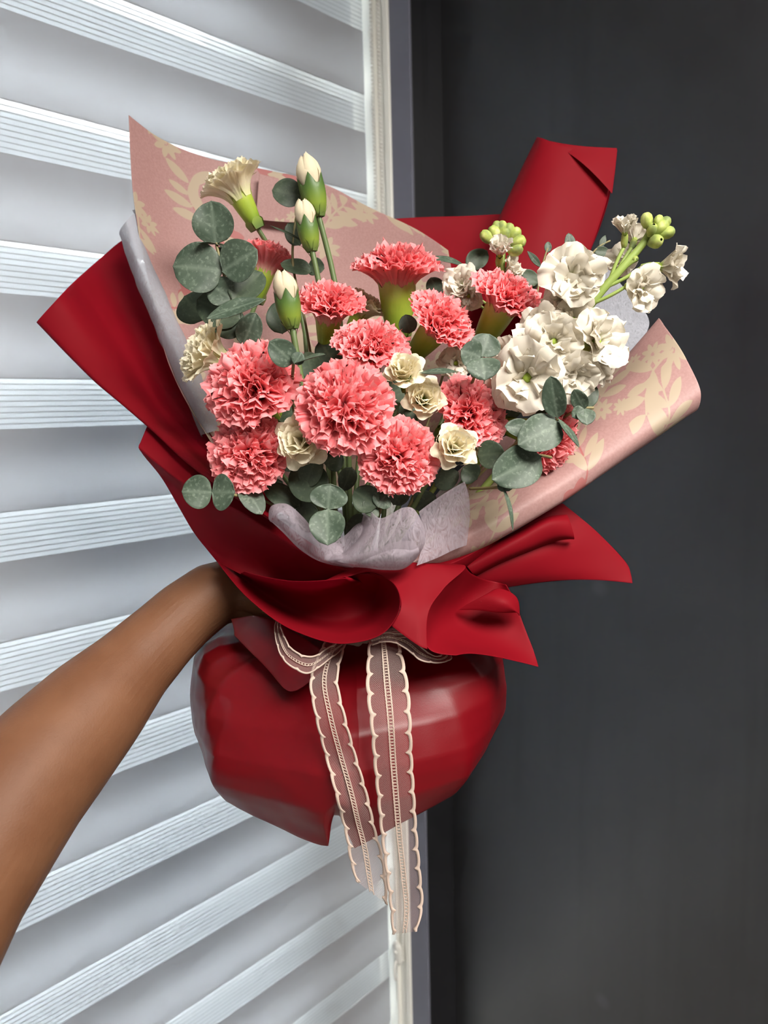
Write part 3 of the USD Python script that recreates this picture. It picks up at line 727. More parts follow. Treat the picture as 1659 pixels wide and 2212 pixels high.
pc = pot + (fbm(pot * 26, 3, 31) - .5)[..., None] * .006 * np.clip((ts - .05) / .2, 0, 1)[None, :, None] * unit(toward - rightw)
inn = pc[:, ::-1] - (pc[:, ::-1] - (bt + (nk - bt) * (1 - ts[::-1, None]))[None]) * .006
allp = np.concatenate([pc, inn], 1)
part(pt_, 'body', (allp.reshape(-1, 3), gridfaces(len(phi), allp.shape[1], True)), 'red_wrap', 28)
from scipy.interpolate import LinearNDInterpolator
_nr = gridnormals(pc.transpose(1, 0, 2)).transpose(1, 0, 2)
_q = pc - CAM; _z = _q @ F
_front = ((pc - (bt + (nk - bt) * (1 - ts)[:, None])[None]) @ F < .015)
_fx = np.stack([W / 2 + (_q @ R) / _z * FPX, H / 2 - (_q @ U) / _z * FPX], -1)[_front]
POTD = LinearNDInterpolator(_fx, _z[_front])


def P_hug(P, gap=.003):
    """moves a grid of points along the line of sight until it clears the pot's paper"""
    q = P - CAM; z = q @ F
    s_ = POTD(np.stack([W / 2 + q @ R / z * FPX, H / 2 - q @ U / z * FPX], -1))
    return CAM + q * (np.where(np.isnan(s_), z, np.minimum(z, s_ - gap)) / z)[..., None]


fl = trimesh.creation.cylinder(.098, .004, sections=48); fl.apply_translation(bt + [0, 0, .010])
part(pt_, 'base', fl, 'red_wrap', 30)
P = surf([[(500, 1338, .548), (545, 1330, .535), (600, 1345, .52), (660, 1380, .50), (715, 1420, .485)],
          [(505, 1360, .537), (550, 1375, .518), (600, 1400, .503), (650, 1425, .492), (705, 1445, .482)],
          [(506, 1372, .533), (545, 1412, .513), (585, 1452, .500), (630, 1494, .485), (692, 1452, .478)]], 44, 24)
P = P_hug(P)
part(pt_, 'folded_corner', solid(crinkle(P, .003, 26, 33)), 'red_wrap')
# ================================================================ FLOWERS
def basis(n, hint=None):
    n = unit(n); h = U if hint is None else hint
    x = np.cross(h, n)
    if np.linalg.norm(x) < 1e-3:
        x = np.cross(R, n)
    x = unit(x); y = np.cross(n, x)
    return np.stack([x, y, n], 1)


def petal_grid(rs, az, th, Ln, Wd, amp, teeth=.05, z0=0.0, r0=.002, nt=15, ns=8, rounded=False, pointed=False, waves=2.5, cup=0.0, claw=.2, th0=.05, tipcurl=0.0):
    """one petal in flower space (z = axis): a claw that bends outward into a ruffled fan"""
    s = np.linspace(0, 1, ns)[:, None]; t = np.linspace(-1, 1, nt)[None, :]
    tooth = np.where(np.arange(nt) % 2 == 0, 1.0, -1.0)[None, :] * teeth * rs.uniform(.4, 1.2, (1, nt))
    edge = 1 - (.34 if rounded else .13) * np.abs(t) ** 2.4 + tooth
    if pointed:
        edge = 1.08 - .62 * np.abs(t) ** 1.15 + tooth
    ln = Ln * s * (1 + (edge - 1) * s ** 3)
    if rounded:
        hw = Wd * (claw + (1 - claw) * np.sin(np.clip(s, 0, 1) * PI * .60) ** 1.3)
    else:
        hw = Wd * (claw + (1 - claw) * s ** 1.25)
    ang = th0 + (th - th0) * (s ** 1.1) * 1.0 + tipcurl * s ** 3
    fine = np.linspace(0, 1, 40)
    fa = th0 + (th - th0) * fine ** .75 + tipcurl * fine ** 3
    cr = np.concatenate([[0], np.cumsum(np.sin((fa[1:] + fa[:-1]) / 2) / 39)]); cz = np.concatenate([[0], np.cumsum(np.cos((fa[1:] + fa[:-1]) / 2) / 39)])
    rho = np.interp(ln / Ln, fine, cr) * Ln + r0; z = np.interp(ln / Ln, fine, cz) * Ln + z0
    a = np.interp(ln / Ln, fine, fa)
    x = hw * t * np.ones_like(rho)
    ph = rs.uniform(0, 2 * PI, 3)
    off = amp * s ** 1.3 * (np.sin(waves * PI * t + ph[0] + 1.2 * s) + .5 * np.sin(2.1 * waves * PI * t + ph[1]) + .35 * np.sin(3.3 * s * PI + 2 * t + ph[2])) + cup * (t * t) * s
    x = x * (1 - .25 * s * min(1.0, amp * 90)) + amp * .5 * s * np.sin(waves * 1.7 * PI * t + ph[2])
    rho2 = rho - off * np.cos(a); z2 = z + off * np.sin(a)
    ca, sa = math.cos(az), math.sin(az)
    P = np.stack([rho2 * ca - x * sa, rho2 * sa + x * ca, z2], -1)
    return P, np.broadcast_to(ln / (Ln * 1.02), P.shape[:2])


def lathe_az(prof, n, teeth=0, tooth_h=0.0):
    """prof: (r, z) from bottom to top; the top rows rise and fall with the teeth"""
    az = np.linspace(0, 2 * PI, n, endpoint=False)
    tri = 1 - np.abs(((az * teeth / (2 * PI)) % 1) * 2 - 1) * 2 if teeth else np.zeros(n)
    r = np.array([p[0] for p in prof]); z = np.array([p[1] for p in prof])
    w = np.clip((z - z.max() * .45) / (z.max() * .55), 0, 1) if teeth else np.zeros(len(z))
    zz = z[None] + tooth_h * tri[:, None] * w[None] ** 2
    rr = r[None] * (1 + .06 * tri[:, None] * w[None])
    P = np.stack([rr * np.cos(az)[:, None], rr * np.sin(az)[:, None], zz], -1)
    return P, np.broadcast_to((z - z.min()) / (z.max() - z.min()), P.shape[:2])


def emit(t, name, P, att, B, base, m, closed=False, label=None):
    """a grid in flower space -> a mesh part"""
    v = P.reshape(-1, 3) @ B.T + base
    f = gridfaces(P.shape[0], P.shape[1], closed)
    return part(t, name, (v, f), m, True, {'along': att.ravel()} if att is not None else None, label=label)


def stem_to_neck(t, p, axis, m='stem', r=.0021, jit=0.0, rs=None):
    j = (rs.uniform(-1, 1, 3) * .012) if rs is not None else np.zeros(3)
    end = NECK + j + np.array([0, 0, .02])
    d = np.linalg.norm(end - p)
    part(t, 'stem', tube([p, p - unit(axis) * d * .22, p * .45 + end * .55 - unit(axis) * d * .05, end], r, 8, 16), m)


GROUND = []


def carnation(px, py, d, axis, rad, label, color='pink_petal', seed=0, open_=1.0, calyx=True, group=None, spec=None, cal=1.0, teeth=.034, name='pink_carnation', amp=1.0, pointed=False, spin=None, cat='carnation'):
    rs = np.random.RandomState(seed)
    n = cv(*axis); B = basis(n); k = rad * 1.2 / .034
    c = at(px, py, d); base = c - n * .017 * k
    t = thing(name, label, cat, base - n * .03 * k, 'coral pink carnations' if name == 'pink_carnation' else 'cream spray carnations')
    spec = spec or [(9, 84, .0290, .0165, .0016, 3.0, .1), (9, 74, .0290, .0155, .0021, 3.0, .2), (9, 63, .0285, .0145, .0027, 2.8, .3), (9, 51, .0280, .0130, .0031, 2.6, .4), (8, 38, .0275, .0115, .0034, 2.4, .5), (7, 26, .0268, .0100, .0035, 2.0, .65), (6, 15, .0262, .0085, .0034, 1.8, .8), (5, 6, .0255, .0075, .0032, 1.6, 1.0)]
    for ri, (cnt, th, ln, wd, am, wv, *tc) in enumerate(spec):
        off = rs.uniform(0, 2 * PI)
        for i in range(cnt):
            az = off + (i + rs.uniform(-.18, .18)) * 2 * PI / cnt
            P, a = petal_grid(rs, az, math.radians(th * open_ + rs.uniform(-11, 9)), ln * rs.uniform(.94, 1.05), wd * rs.uniform(.9, 1.1), am * amp * rs.uniform(.75, 1.25), z0=.0008 * ri, r0=max(.0008, .0098 - .0014 * ri), waves=wv, teeth=teeth, nt=19 if teeth > .03 else 13, ns=9, pointed=pointed and ri < 2, tipcurl=rs.uniform(-.15, .2) + rs.uniform(.3, 1.7) * (tc[0] if tc else 0))
            emit(t, 'petal', P * k, a, B, base, color)
    if calyx:
        q = k * cal / 1.1
        P, a = lathe_az([(.0005, -.0305), (.0050, -.0300), (.0072, -.0270), (.0085, -.019), (.0100, -.010), (.0111, -.002), (.0116, .003), (.0118, .0065)], 30, 5, .0030)
        P[..., 2] -= 0
        emit(t, 'calyx', P * q, a, B, base, 'calyx', True)
        for i in range(4):
            a0 = i * PI / 2 + rs.uniform(-.2, .2)
            P, a = petal_grid(rs, a0, .12, .011, .006, 0, 0, z0=-.031, r0=.0064, nt=7, ns=5, rounded=True, claw=.8, th0=.25)
            emit(t, 'bract', P * q, a * .4, B, base, 'bud_calyx')
        stem_to_neck(t, base - n * .029 * q, n, rs=rs)
    return t


PINK = 'coral pink carnations'
carnation(578, 556, .625, (.25, .95, .05), .0255, 'small pink carnation at the back, half hidden behind the eucalyptus leaves at upper left', seed=1)
carnation(712, 652, .555, (.10, .80, .55), .0275, 'pink carnation facing up beside the cream bud at left, green calyx showing beneath', seed=2)
carnation(857, 576, .585, (-.03, .93, .33), .0350, 'topmost pink carnation seen from the side with broad green calyx below', seed=3, cal=1.18)
carnation(957, 690, .545, (.50, .50, .66), .0275, 'pink carnation tilted right below the topmost carnation, calyx at its lower left', seed=4, cal=1.1)
carnation(1098, 636, .555, (.38, .70, .55), .0290, 'pink carnation furthest upper right, against the big white stock cluster', seed=5, cal=1.15)
carnation(804, 742, .530, (.12, .68, .70), .0270, 'pink carnation in the centre above the two small cream carnations', seed=6)
carnation(541, 828, .497, (-.22, .38, .88), .0330, 'large open pink carnation at left beside the cream carnation', seed=7, amp=1.1)
carnation(745, 880, .478, (.02, .16, .98), .0315, 'largest open pink carnation in the front middle facing the viewer', seed=8, amp=1.15)
carnation(1022, 884, .515, (.48, .40, .78), .0268, 'pink carnation right of centre above the folded-back cream carnation', seed=9)
carnation(536, 976, .503, (-.15, .12, .95), .0275, 'lowest pink carnation at left above the paired eucalyptus leaves', seed=10, amp=1.1)
carnation(862, 986, .492, (.20, .10, .97), .0262, 'lowest pink carnation in the middle above the tissue ruffle', seed=11)
carnation(1200, 945, .545, (.55, -.18, .35), .0290, 'pink carnation at far right mostly hidden behind eucalyptus leaves', seed=12)

CREAM = [(6, 84, .0290, .0175, .0014, 2.0), (6, 66, .0290, .0165, .0018, 2.0), (6, 48, .0285, .0150, .0022, 1.8, .2), (6, 32, .0275, .0125, .0024, 1.6, .4), (5, 16, .0265, .010, .0024, 1.4, .6), (4, 6, .025, .008, .0022, 1.4, .8)]
HALF = [(5, 104, .0290, .0170, .0014, 1.2, .2), (5, 62, .0290, .0175, .0014, 1.2, .1), (5, 40, .0290, .0165, .0012, 1.0), (5, 24, .0285, .0140, .0012, 1.0, .2), (5, 12, .0270, .011, .0012, 1.0, .3), (3, 5, .0255, .008, .0012, 1.0, .4)]
cr = dict(color='cream_petal', name='cream_carnation')
carnation(500, 390, .60, (-.42, .75, .30), .0275, 'cream carnation at the very top left above the eucalyptus, with long green calyx', seed=21, spec=CREAM, cal=.95, open_=.9, **cr)
carnation(438, 758, .53, (-.75, .38, .45), .0255, 'cream carnation at the left edge beside the large pink carnation', seed=22, spec=CREAM, cal=.9, **cr)
carnation(872, 798, .492, (-.10, .42, .88), .0150, 'small cream carnation in the centre, upper of the touching pair', seed=23, spec=HALF, teeth=.022, pointed=True, open_=.85, **cr)
carnation(918, 858, .497, (.05, .10, .95), .0152, 'small cream carnation in the centre, lower of the touching pair', seed=24, spec=HALF, teeth=.022, pointed=True, open_=.85, **cr)
carnation(652, 948, .488, (-.25, .05, .95), .0200, 'cream carnation with pointed petals tucked under the largest pink carnation', seed=25, spec=HALF, teeth=.022, pointed=True, **cr)
carnation(985, 962, .487, (.12, .12, .98), .0155, 'cream carnation with a tall folded back petal under the right pink carnation', seed=26, spec=HALF, teeth=.022, pointed=True, **cr)
carnation(790, 655, .605, (.45, .75, .2), .0200, 'pale cream carnation behind the central pink carnations, mostly hidden', seed=27, spec=CREAM, **cr)
carnation(1050, 965, .56, (.3, .5, .5), .0140, 'tiny cream carnation deep behind the dark leaves at right', seed=28, spec=HALF, teeth=.022, pointed=True, **cr)


def bud(px, py, d, axis, ln, wd, label, seed):
    """closed carnation bud: wrapped petals rising out of a slit calyx; px, py is the calyx mouth"""
    rs = np.random.RandomState(seed)
    n = cv(*axis); B = basis(n); base = at(px, py, d)
    t = thing('carnation_bud', label, 'flower bud', base - n * ln, 'cream carnation buds')
    for j in range(4):
        az = np.linspace(-1.25, 1.25, 13)[:, None] + j * PI / 2 + rs.uniform(-.2, .2); s = np.linspace(0, 1, 10)[None]
        top = ln * (.98 + .05 * rs.uniform(-1, 1)) * (1 - .22 * np.abs(np.linspace(-1, 1, 13)) ** 1.6)[:, None] + ln * .03 * np.sin(np.arange(13) * 2.4)[:, None]
        z = -.25 * ln + s * (top + .25 * ln)
        r = wd * np.interp(np.broadcast_to(s, z.shape), [0, .3, .55, .75, .9, 1], [.62, .88, 1.0, .88, .60, .34]) * (1 + .05 * (j % 2) - .04 * np.sin(az * 3 + j))
        P = np.stack([r * np.cos(az), r * np.sin(az), z], -1)
        emit(t, 'petal', P, np.broadcast_to(.25 + .5 * s, z.shape), B, base, 'bud_petal')
    P, a = lathe_az([(.0004, -ln * 1.12), (.36 * wd, -ln * 1.10), (.62 * wd, -ln * 1.0), (.92 * wd, -ln * .7), (1.04 * wd, -ln * .45), (1.08 * wd, -ln * .25), (1.09 * wd, -ln * .08), (1.04 * wd, ln * .06)], 40, 5, ln * .24)
    emit(t, 'calyx', P, a, B, base, 'bud_calyx', True)
    for i in range(4):
        Pp, a = petal_grid(rs, i * PI / 2 + .3, .35, ln * .55, wd * .42, 0, 0, z0=-ln * 1.12, r0=wd * .42, nt=7, ns=6, rounded=True, claw=.8, th0=.5)
        emit(t, 'bract', Pp, a * .4, B, base, 'bud_calyx')
    for i in range(2):
        Pp, a = petal_grid(rs, i * PI + 1.1, .75, ln * .8, wd * .22, 0, 0, z0=-ln * 1.5, r0=wd * .15, nt=5, ns=7, rounded=True, claw=.7, th0=.1)
        emit(t, 'sepal_leaf', Pp, a * .2, B, base, 'bud_calyx')
    stem_to_neck(t, base - n * ln * 1.1, n, r=.0023, rs=rs)


bud(672, 398, .585, (-.22, .95, .15), .0235, .0098, 'tall cream flower bud at the top, highest of all buds', 31)
bud(663, 484, .577, (-.18, .97, .12), .0195, .0080, 'smaller cream flower bud directly below the tallest bud', 32)
bud(620, 644, .525, (-.16, .97, .15), .0200, .0085, 'cream flower bud in front of the eucalyptus, left of the pink carnations', 33)


# ---------------------------------------------------------------- stocks
def floret(t, px, py, d, axis, rad, seed, open_=1.0):
    rs = np.random.RandomState(seed); k = rad * 1.15 / .022
    n = cv(*axis); B = basis(n); base = at(px, py, d) - n * .006 * k
    core = trimesh.creation.icosphere(2, .0030 * k); core.vertices *= (1, 1, 1.4); core.vertices += (0, 0, .0035 * k)
    f = part(t, 'floret', (core.vertices @ B.T + base, core.faces), 'stock_throat', True)
    for ri, (cnt, th, ln, wd, am) in enumerate([(4, 98, .0250, .0128, .0022), (5, 82, .0225, .0115, .0026), (4, 62, .0175, .0092, .0024), (3, 36, .0115, .0060, .0018)]):
        off = rs.uniform(0, 2 * PI)
        for i in range(cnt):
            az = off + (i + rs.uniform(-.3, .3)) * 2 * PI / cnt
            P, a = petal_grid(rs, az, math.radians(th * open_ + rs.uniform(-22, 16)), ln * rs.uniform(.9, 1.08), wd * rs.uniform(.9, 1.1), am * rs.uniform(.6, 1.3), teeth=.012, z0=.0008 * ri, r0=.0012, nt=13, ns=10, rounded=True, waves=1.5, claw=.14, tipcurl=rs.uniform(-.3, .6))
            emit(f, 'petal', P * k, a * 1.6, B, base, 'stock_petal')
    P, a = lathe_az([(.0005, -.013), (.003, -.012), (.0042, -.006), (.0040, .001)], 14, 4, .002)
    emit(f, 'calyx', P * k, a, B, base, 'stock_bud', True)
    return base - n * .012 * k


def stock_bud(t, px, py, d, axis, ln):
    n = cv(*axis); B = basis(n); base = at(px, py, d)
    P, a = lathe_az([(.0003, -ln * .55), (.22 * ln, -ln * .5), (.36 * ln, -ln * .2), (.40 * ln, .05 * ln), (.34 * ln, .32 * ln), (.20 * ln, .48 * ln), (.001, .52 * ln)], 16)
    P = P * (1 + .07 * np.sin(np.linspace(0, 2 * PI, 16, endpoint=False) * 4)[:, None, None] * np.array([1, 1, 0]))
    emit(t, 'flower_bud', P, a, B, base, 'stock_bud', True)
    return base - n * ln * .5


STEM1 = [(1180, 860, .56), (1236, 715, .548), (1290, 640, .54), (1350, 572, .532), (1392, 522, .528), (1410, 490, .525)]
t = thing('stock_flower', 'large white stock flower spike leaning to the right with green buds at its tip', 'stock flower', at(1236, 715, .548))
s1 = spline([at(*p) for p in STEM1], 30)
part(t, 'stem', tube(np.concatenate([spline([NECK + (0, 0, .02), at(1050, 1050, .57), at(*STEM1[0])], 10)[:-1], s1]), np.concatenate([np.full(9, .0030), np.linspace(.0040, .0026, 30)]), 10), 'stock_stem')
for i, (px, py, d, axs, rad, o) in enumerate([
    (1236, 600, .520, (-.05, -.02, 1), .0245, 1.0), (1225, 640, .532, (-.3, -.6, .8), .0200, 1.05),
    (1163, 712, .522, (-.6, .25, .8), .0180, .9), (1196, 738, .508, (-.15, .05, 1), .0215, 1.0), (1292, 735, .510, (.42, .12, .9), .0225, 1.0),
    (1138, 816, .500, (-.25, -.15, .95), .0265, 1.0), (1238, 812, .510, (.2, -.4, .9), .0195, 1.0), (1288, 782, .522, (.7, -.1, .7), .0180, 1.0),
    (1098, 770, .530, (-.75, .25, .6), .0165, .95), (1238, 690, .528, (.1, .4, .85), .0185, 1.0), (1100, 835, .522, (-.6, -.35, .7), .0165, 1.0), (1190, 795, .512, (0, 0, 1), .0170, 1.0),
    (1350, 497, .525, (-.12, .85, .5), .0125, .55), (1436, 577, .520, (.88, -.12, .45), .0175, .62), (1385, 622, .518, (.35, -.35, .85), .0170, .95), (1352, 562, .540, (-.2, .2, -.7), .0140, .9), (1372, 515, .540, (.3, .6, -.3), .0115, .7)]):
    e = floret(t, px, py, d, axs, rad, 100 + i, o)
    j = np.argmin(np.linalg.norm(s1 - e, axis=1)); j = max(0, j - 5)
    part(t, 'pedicel', tube([s1[j], (s1[j] + e) / 2 + cv(*axs) * .002, e], .0014, 7, 8), 'stock_stem')
for px, py, axs, ln in [(1397, 476, (-.2, .9, .3), .0105), (1428, 492, (.6, .7, .3), .0115), (1416, 522, (.3, -.1, .9), .0120), (1441, 503, (.9, .3, .3), .0105), (1408, 497, (0, .5, .8), .0095), (1436, 482, (.6, .8, .2), .0095), (1422, 478, (.2, .9, .3), .0085)]:
    e = stock_bud(t, px, py, .520, axs, ln)
    part(t, 'pedicel', tube([s1[-3], (s1[-3] + e) / 2, e], .0009, 6, 6), 'stock_stem')

t = thing('stock_flower', 'small white stock flower spike with lime green bud cluster in front of the red flap', 'stock flower', at(1085, 600, .60))
s2 = spline([at(1060, 760, .60), at(1082, 640, .60), at(1086, 560, .595), at(1087, 505, .592)], 20)
part(t, 'stem', tube(np.concatenate([spline([NECK + (0, 0, .02), at(980, 980, .59), at(1060, 760, .60)], 8)[:-1], s2]), .0024, 8), 'stock_stem')
for i, (px, py, d, axs, rad, o) in enumerate([(1080, 545, .580, (-.05, .55, .8), .0140, .42), (1000, 618, .588, (-.4, .3, .85), .0175, .85), (1012, 640, .592, (-.3, -.4, .8), .0130, .9), (1098, 585, .598, (.5, .3, .5), .0130, .6), (985, 785, .565, (-.1, -.1, 1), .0160, .9), (1052, 838, .57, (0, -.3, .9), .0150, .9)]):
    e = floret(t, px, py, d, axs, rad, 140 + i, o)
    j = max(0, np.argmin(np.linalg.norm(s2 - e, axis=1)) - 3)
    part(t, 'pedicel', tube([s2[j], (s2[j] + e) / 2, e], .0012, 6, 6), 'stock_stem')
for px, py, axs, ln in [(1052, 512, (-.8, .6, .3), .0125), (1068, 504, (-.5, .8, .4), .0125), (1084, 494, (0, .9, .3), .0120), (1098, 498, (.3, .9, .3), .0115), (1112, 506, (.6, .8, .2), .0115), (1118, 524, (.85, .4, .4), .0135), (1114, 540, (.8, .2, .5), .0120), (1090, 508, (.1, .7, .7), .0120), (1074, 492, (-.2, .9, .1), .0105)]:
    e = stock_bud(t, px, py, .588, axs, ln)
    part(t, 'pedicel', tube([s2[-3], (s2[-3] + e) / 2, e], .0009, 6, 6), 'stock_stem')


# ---------------------------------------------------------------- eucalyptus
def leaf(t, base, tip, w, facing=(0, 0, 1), cup=.12, bend=.05, m='leaf', narrow=False, seed=0):
    b, e = at(*base), at(*tip)
    ln = np.linalg.norm(e - b); l = (e - b) / ln
    n = cv(*facing); n = unit(n - l * (n @ l)); x = np.cross(l, n)
    hw = w * (base[2] + tip[2]) / 2 / FPX / 2
    s = np.linspace(0, 1, 15)[:, None]; t_ = np.linspace(-1, 1, 13)[None]
    sh = np.sin(PI * np.clip(s, 0, 1) ** (.95 if narrow else .86)) ** (.75 if narrow else .52)
    rs = np.random.RandomState(seed + int(base[0] * 7 + base[1]))
    fold = rs.uniform(-.03, .1)
    off = hw * (cup * (t_ * sh) ** 2 + fold * np.abs(t_) * sh) + ln * (bend * 4 * s * (1 - s) * .5 + rs.uniform(-.04, .04) * s * s) + hw * .05 * np.sin(s * 7 + t_ * 3 + rs.uniform(0, 6)) * np.abs(t_)
    P = b + l * (ln * (s - .03 * (1 - np.abs(t_)) * (s < .01)))[..., None] + x * (hw * sh * t_)[..., None] + n * off[..., None]
    side = np.abs(((s * 5.2 - np.abs(t_) * 1.5) % 1) - .5) * 2
    vein = np.clip(np.maximum(.38 * np.exp(-(np.abs(t_) * sh / .05) ** 2), .26 * np.clip((side - .86) / .14, 0, 1)) + .25 * np.exp(-(s / .12) ** 2), 0, 1) * np.ones_like(off)
    v, f = solid(P, .00045)
    return part(t, 'leaf', (v, f), m, True, {'vein': np.tile(vein.ravel(), 2)})


def sprig(label, stems, leaves, loc, r=.0011):
    t = thing('eucalyptus_sprig', label, 'eucalyptus sprig', at(*loc), 'eucalyptus sprigs in the bouquet')
    for s in stems:
        part(t, 'stem', tube([at(*p) for p in s], r, 7, max(10, 6 * len(s))), 'twig')
    for q in leaves:
        leaf(t, *q[:3], **(q[3] if len(q) > 3 else {}))
    return t


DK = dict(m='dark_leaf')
sprig('large eucalyptus sprig with round grey-green leaves at upper left of the bouquet', [[(467, 525, .520), (481, 584, .520), (502, 647, .525), (526, 700, .535), (560, 800, .55), (660, 1100, .58), (745, 1290, .575)]], [
    ((467, 527, .520), (456, 434, .515), 90), ((467, 528, .518), (508, 545, .535), 34, dict(facing=(.2, .8, .5))), ((467, 528, .518), (424, 527, .505), 22, dict(facing=(-.2, .9, .4))),
    ((480, 585, .517), (373, 574, .512), 110), ((481, 586, .514), (556, 540, .507), 92), ((470, 560, .53), (522, 545, .54), 50, DK),
    ((500, 645, .520), (450, 612, .518), 66), ((503, 648, .518), (566, 590, .535), 70, DK),
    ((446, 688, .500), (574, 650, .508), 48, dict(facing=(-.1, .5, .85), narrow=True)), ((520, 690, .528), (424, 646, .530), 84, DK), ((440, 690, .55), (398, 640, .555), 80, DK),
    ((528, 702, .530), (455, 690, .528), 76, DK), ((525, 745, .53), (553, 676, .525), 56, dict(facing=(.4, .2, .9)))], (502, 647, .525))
sprig('single eucalyptus sprig with a dark round leaf behind the tall cream bud', [[(652, 424, .600), (642, 460, .60), (632, 560, .60), (660, 700, .60), (740, 1250, .59)]], [
    ((652, 424, .600), (588, 412, .598), 62, DK), ((648, 530, .60), (622, 482, .60), 40, DK), ((658, 524, .592), (582, 490, .585), 17, dict(facing=(-.3, .8, .5), narrow=True, m='dark_leaf')), ((672, 588, .60), (606, 570, .60), 46, dict(facing=(.2, .4, .8), m='dark_leaf')), ((665, 575, .605), (700, 580, .60), 40, DK)], (640, 500, .60))
sprig('short eucalyptus sprig with paired leaves between the left carnations', [[(634, 784, .48), (632, 870, .51), (650, 950, .54), (740, 1250, .57)]], [
    ((634, 784, .478), (582, 738, .470), 58, dict(facing=(-.3, .3, .9))), ((634, 785, .478), (703, 768, .468), 34, dict(facing=(.1, .8, .5))), ((636, 786, .474), (652, 762, .474), 30), ((622, 880, .53), (645, 830, .525), 42, DK), ((600, 905, .53), (650, 880, .53), 40, DK)], (634, 784, .48))
sprig('eucalyptus sprig at lower left with a butterfly pair of round leaves over the red paper', [[(458, 1063, .490), (510, 1070, .50), (565, 1080, .52), (650, 1130, .545)]], [
    ((458, 1063, .489), (393, 1062, .483), 74), ((459, 1063, .489), (507, 1064, .484), 80), ((524, 1046, .505), (566, 1112, .498), 52, dict(facing=(.45, .1, .9))), ((575, 1052, .52), (648, 1096, .515), 52, dict(facing=(.3, .3, .9), m='dark_leaf'))], (458, 1063, .49))
sprig('eucalyptus sprig at the bottom middle with two leaves hanging over the tissue', [[(707, 1100, .480), (700, 1060, .50), (690, 1000, .53), (700, 1150, .56)]], [
    ((708, 1100, .476), (714, 1046, .478), 82), ((707, 1100, .475), (708, 1178, .467), 78), ((700, 1070, .50), (632, 1010, .51), 86, DK), ((660, 1050, .505), (690, 975, .50), 58, dict(facing=(-.3, .1, .9), m='dark_leaf')), ((640, 1120, .52), (690, 1110, .515), 70, DK)], (707, 1100, .48))
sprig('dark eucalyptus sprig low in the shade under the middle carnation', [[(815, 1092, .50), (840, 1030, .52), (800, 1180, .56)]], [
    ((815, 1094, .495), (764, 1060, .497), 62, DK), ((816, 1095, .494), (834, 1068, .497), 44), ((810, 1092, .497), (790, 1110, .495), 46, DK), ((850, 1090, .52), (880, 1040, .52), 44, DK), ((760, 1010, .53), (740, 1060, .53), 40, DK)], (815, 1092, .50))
sprig('small eucalyptus sprig with three leaves between the carnations and the white stocks', [[(1040, 774, .490), (1010, 850, .52), (960, 950, .55), (800, 1250, .57)]], [
    ((1040, 773, .488), (1048, 820, .483), 74), ((1039, 772, .489), (996, 756, .487), 62), ((1041, 771, .489), (1056, 722, .492), 66), ((908, 806, .490), (986, 806, .486), 26, dict(facing=(0, .75, .6), narrow=True)), ((885, 720, .56), (876, 680, .56), 40, DK)], (1040, 774, .49))
sprig('eucalyptus sprig with narrow dark leaves above the small carnation, against the red paper', [[(1008, 577, .60), (1000, 640, .61), (960, 800, .61), (800, 1250, .58)]], [
    ((1010, 577, .600), (927, 553, .592), 34, dict(facing=(0, .7, .6), narrow=True)), ((1010, 578, .60), (1052, 543, .605), 44, DK), ((1008, 580, .60), (1042, 538, .61), 20, dict(narrow=True)), ((950, 640, .61), (930, 600, .615), 40, DK)], (1008, 577, .60))
sprig('eucalyptus sprig at right with large leaves hanging over the pink floral cone', [[(1204, 905, .475), (1190, 920, .482), (1150, 935, .49), (1100, 970, .52), (1000, 1060, .55), (820, 1280, .57)], [(1190, 988, .505), (1165, 984, .495), (1100, 1000, .53)], [(1090, 1052, .485), (1060, 1054, .50), (1015, 1056, .52)]], [
    ((1204, 902, .474), (1190, 812, .466), 52, dict(facing=(-.35, .1, .9))), ((1206, 904, .474), (1250, 968, .466), 28, dict(facing=(.6, .2, .7), narrow=True)), ((1212, 915, .476), (1120, 960, .468), 84, dict(facing=(.1, .2, .95))), ((1150, 934, .483), (1092, 920, .478), 46, dict(facing=(-.3, .3, .9))),
    ((1168, 986, .482), (1064, 1036, .470), 92), ((1100, 1060, .478), (1088, 1030, .478), 44), ((1086, 1050, .478), (1111, 1145, .468), 17, dict(facing=(.7, 0, .6), narrow=True))], (1204, 905, .475))
sprig('small eucalyptus sprig with folded leaves at far right against the pink floral cone', [[(1282, 881, .51), (1262, 882, .51), (1220, 900, .53), (1100, 1000, .55)]], [
    ((1262, 884, .508), (1240, 842, .503), 36, dict(facing=(-.4, 0, .8))), ((1262, 882, .508), (1268, 918, .502), 42), ((1264, 880, .515), (1282, 828, .517), 40, DK), ((1262, 884, .506), (1236, 900, .505), 30)], (1262, 882, .51))
sprig('thin eucalyptus twig with tiny leaves rising behind the white stock flowers', [[(1160, 640, .60), (1170, 580, .60), (1183, 536, .60)], [(1225, 600, .60), (1233, 540, .60)], [(1262, 600, .60), (1285, 541, .60), (1318, 520, .60)], [(1000, 1000, .58), (1130, 760, .60), (1160, 640, .60)], [(1130, 760, .60), (1225, 600, .60), (1262, 600, .60)]], [
    ((1168, 577, .60), (1139, 543, .595), 15, dict(narrow=True)), ((1183, 545, .60), (1184, 522, .60), 16), ((1234, 542, .60), (1228, 504, .60), 24), ((1284, 542, .60), (1318, 546, .60), 22, DK), ((1296, 536, .60), (1308, 508, .60), 14, dict(narrow=True, m='dark_leaf')), ((1162, 612, .60), (1122, 588, .60), 34, DK), ((1150, 630, .605), (1140, 600, .605), 30, DK)], (1170, 580, .60), .0008)
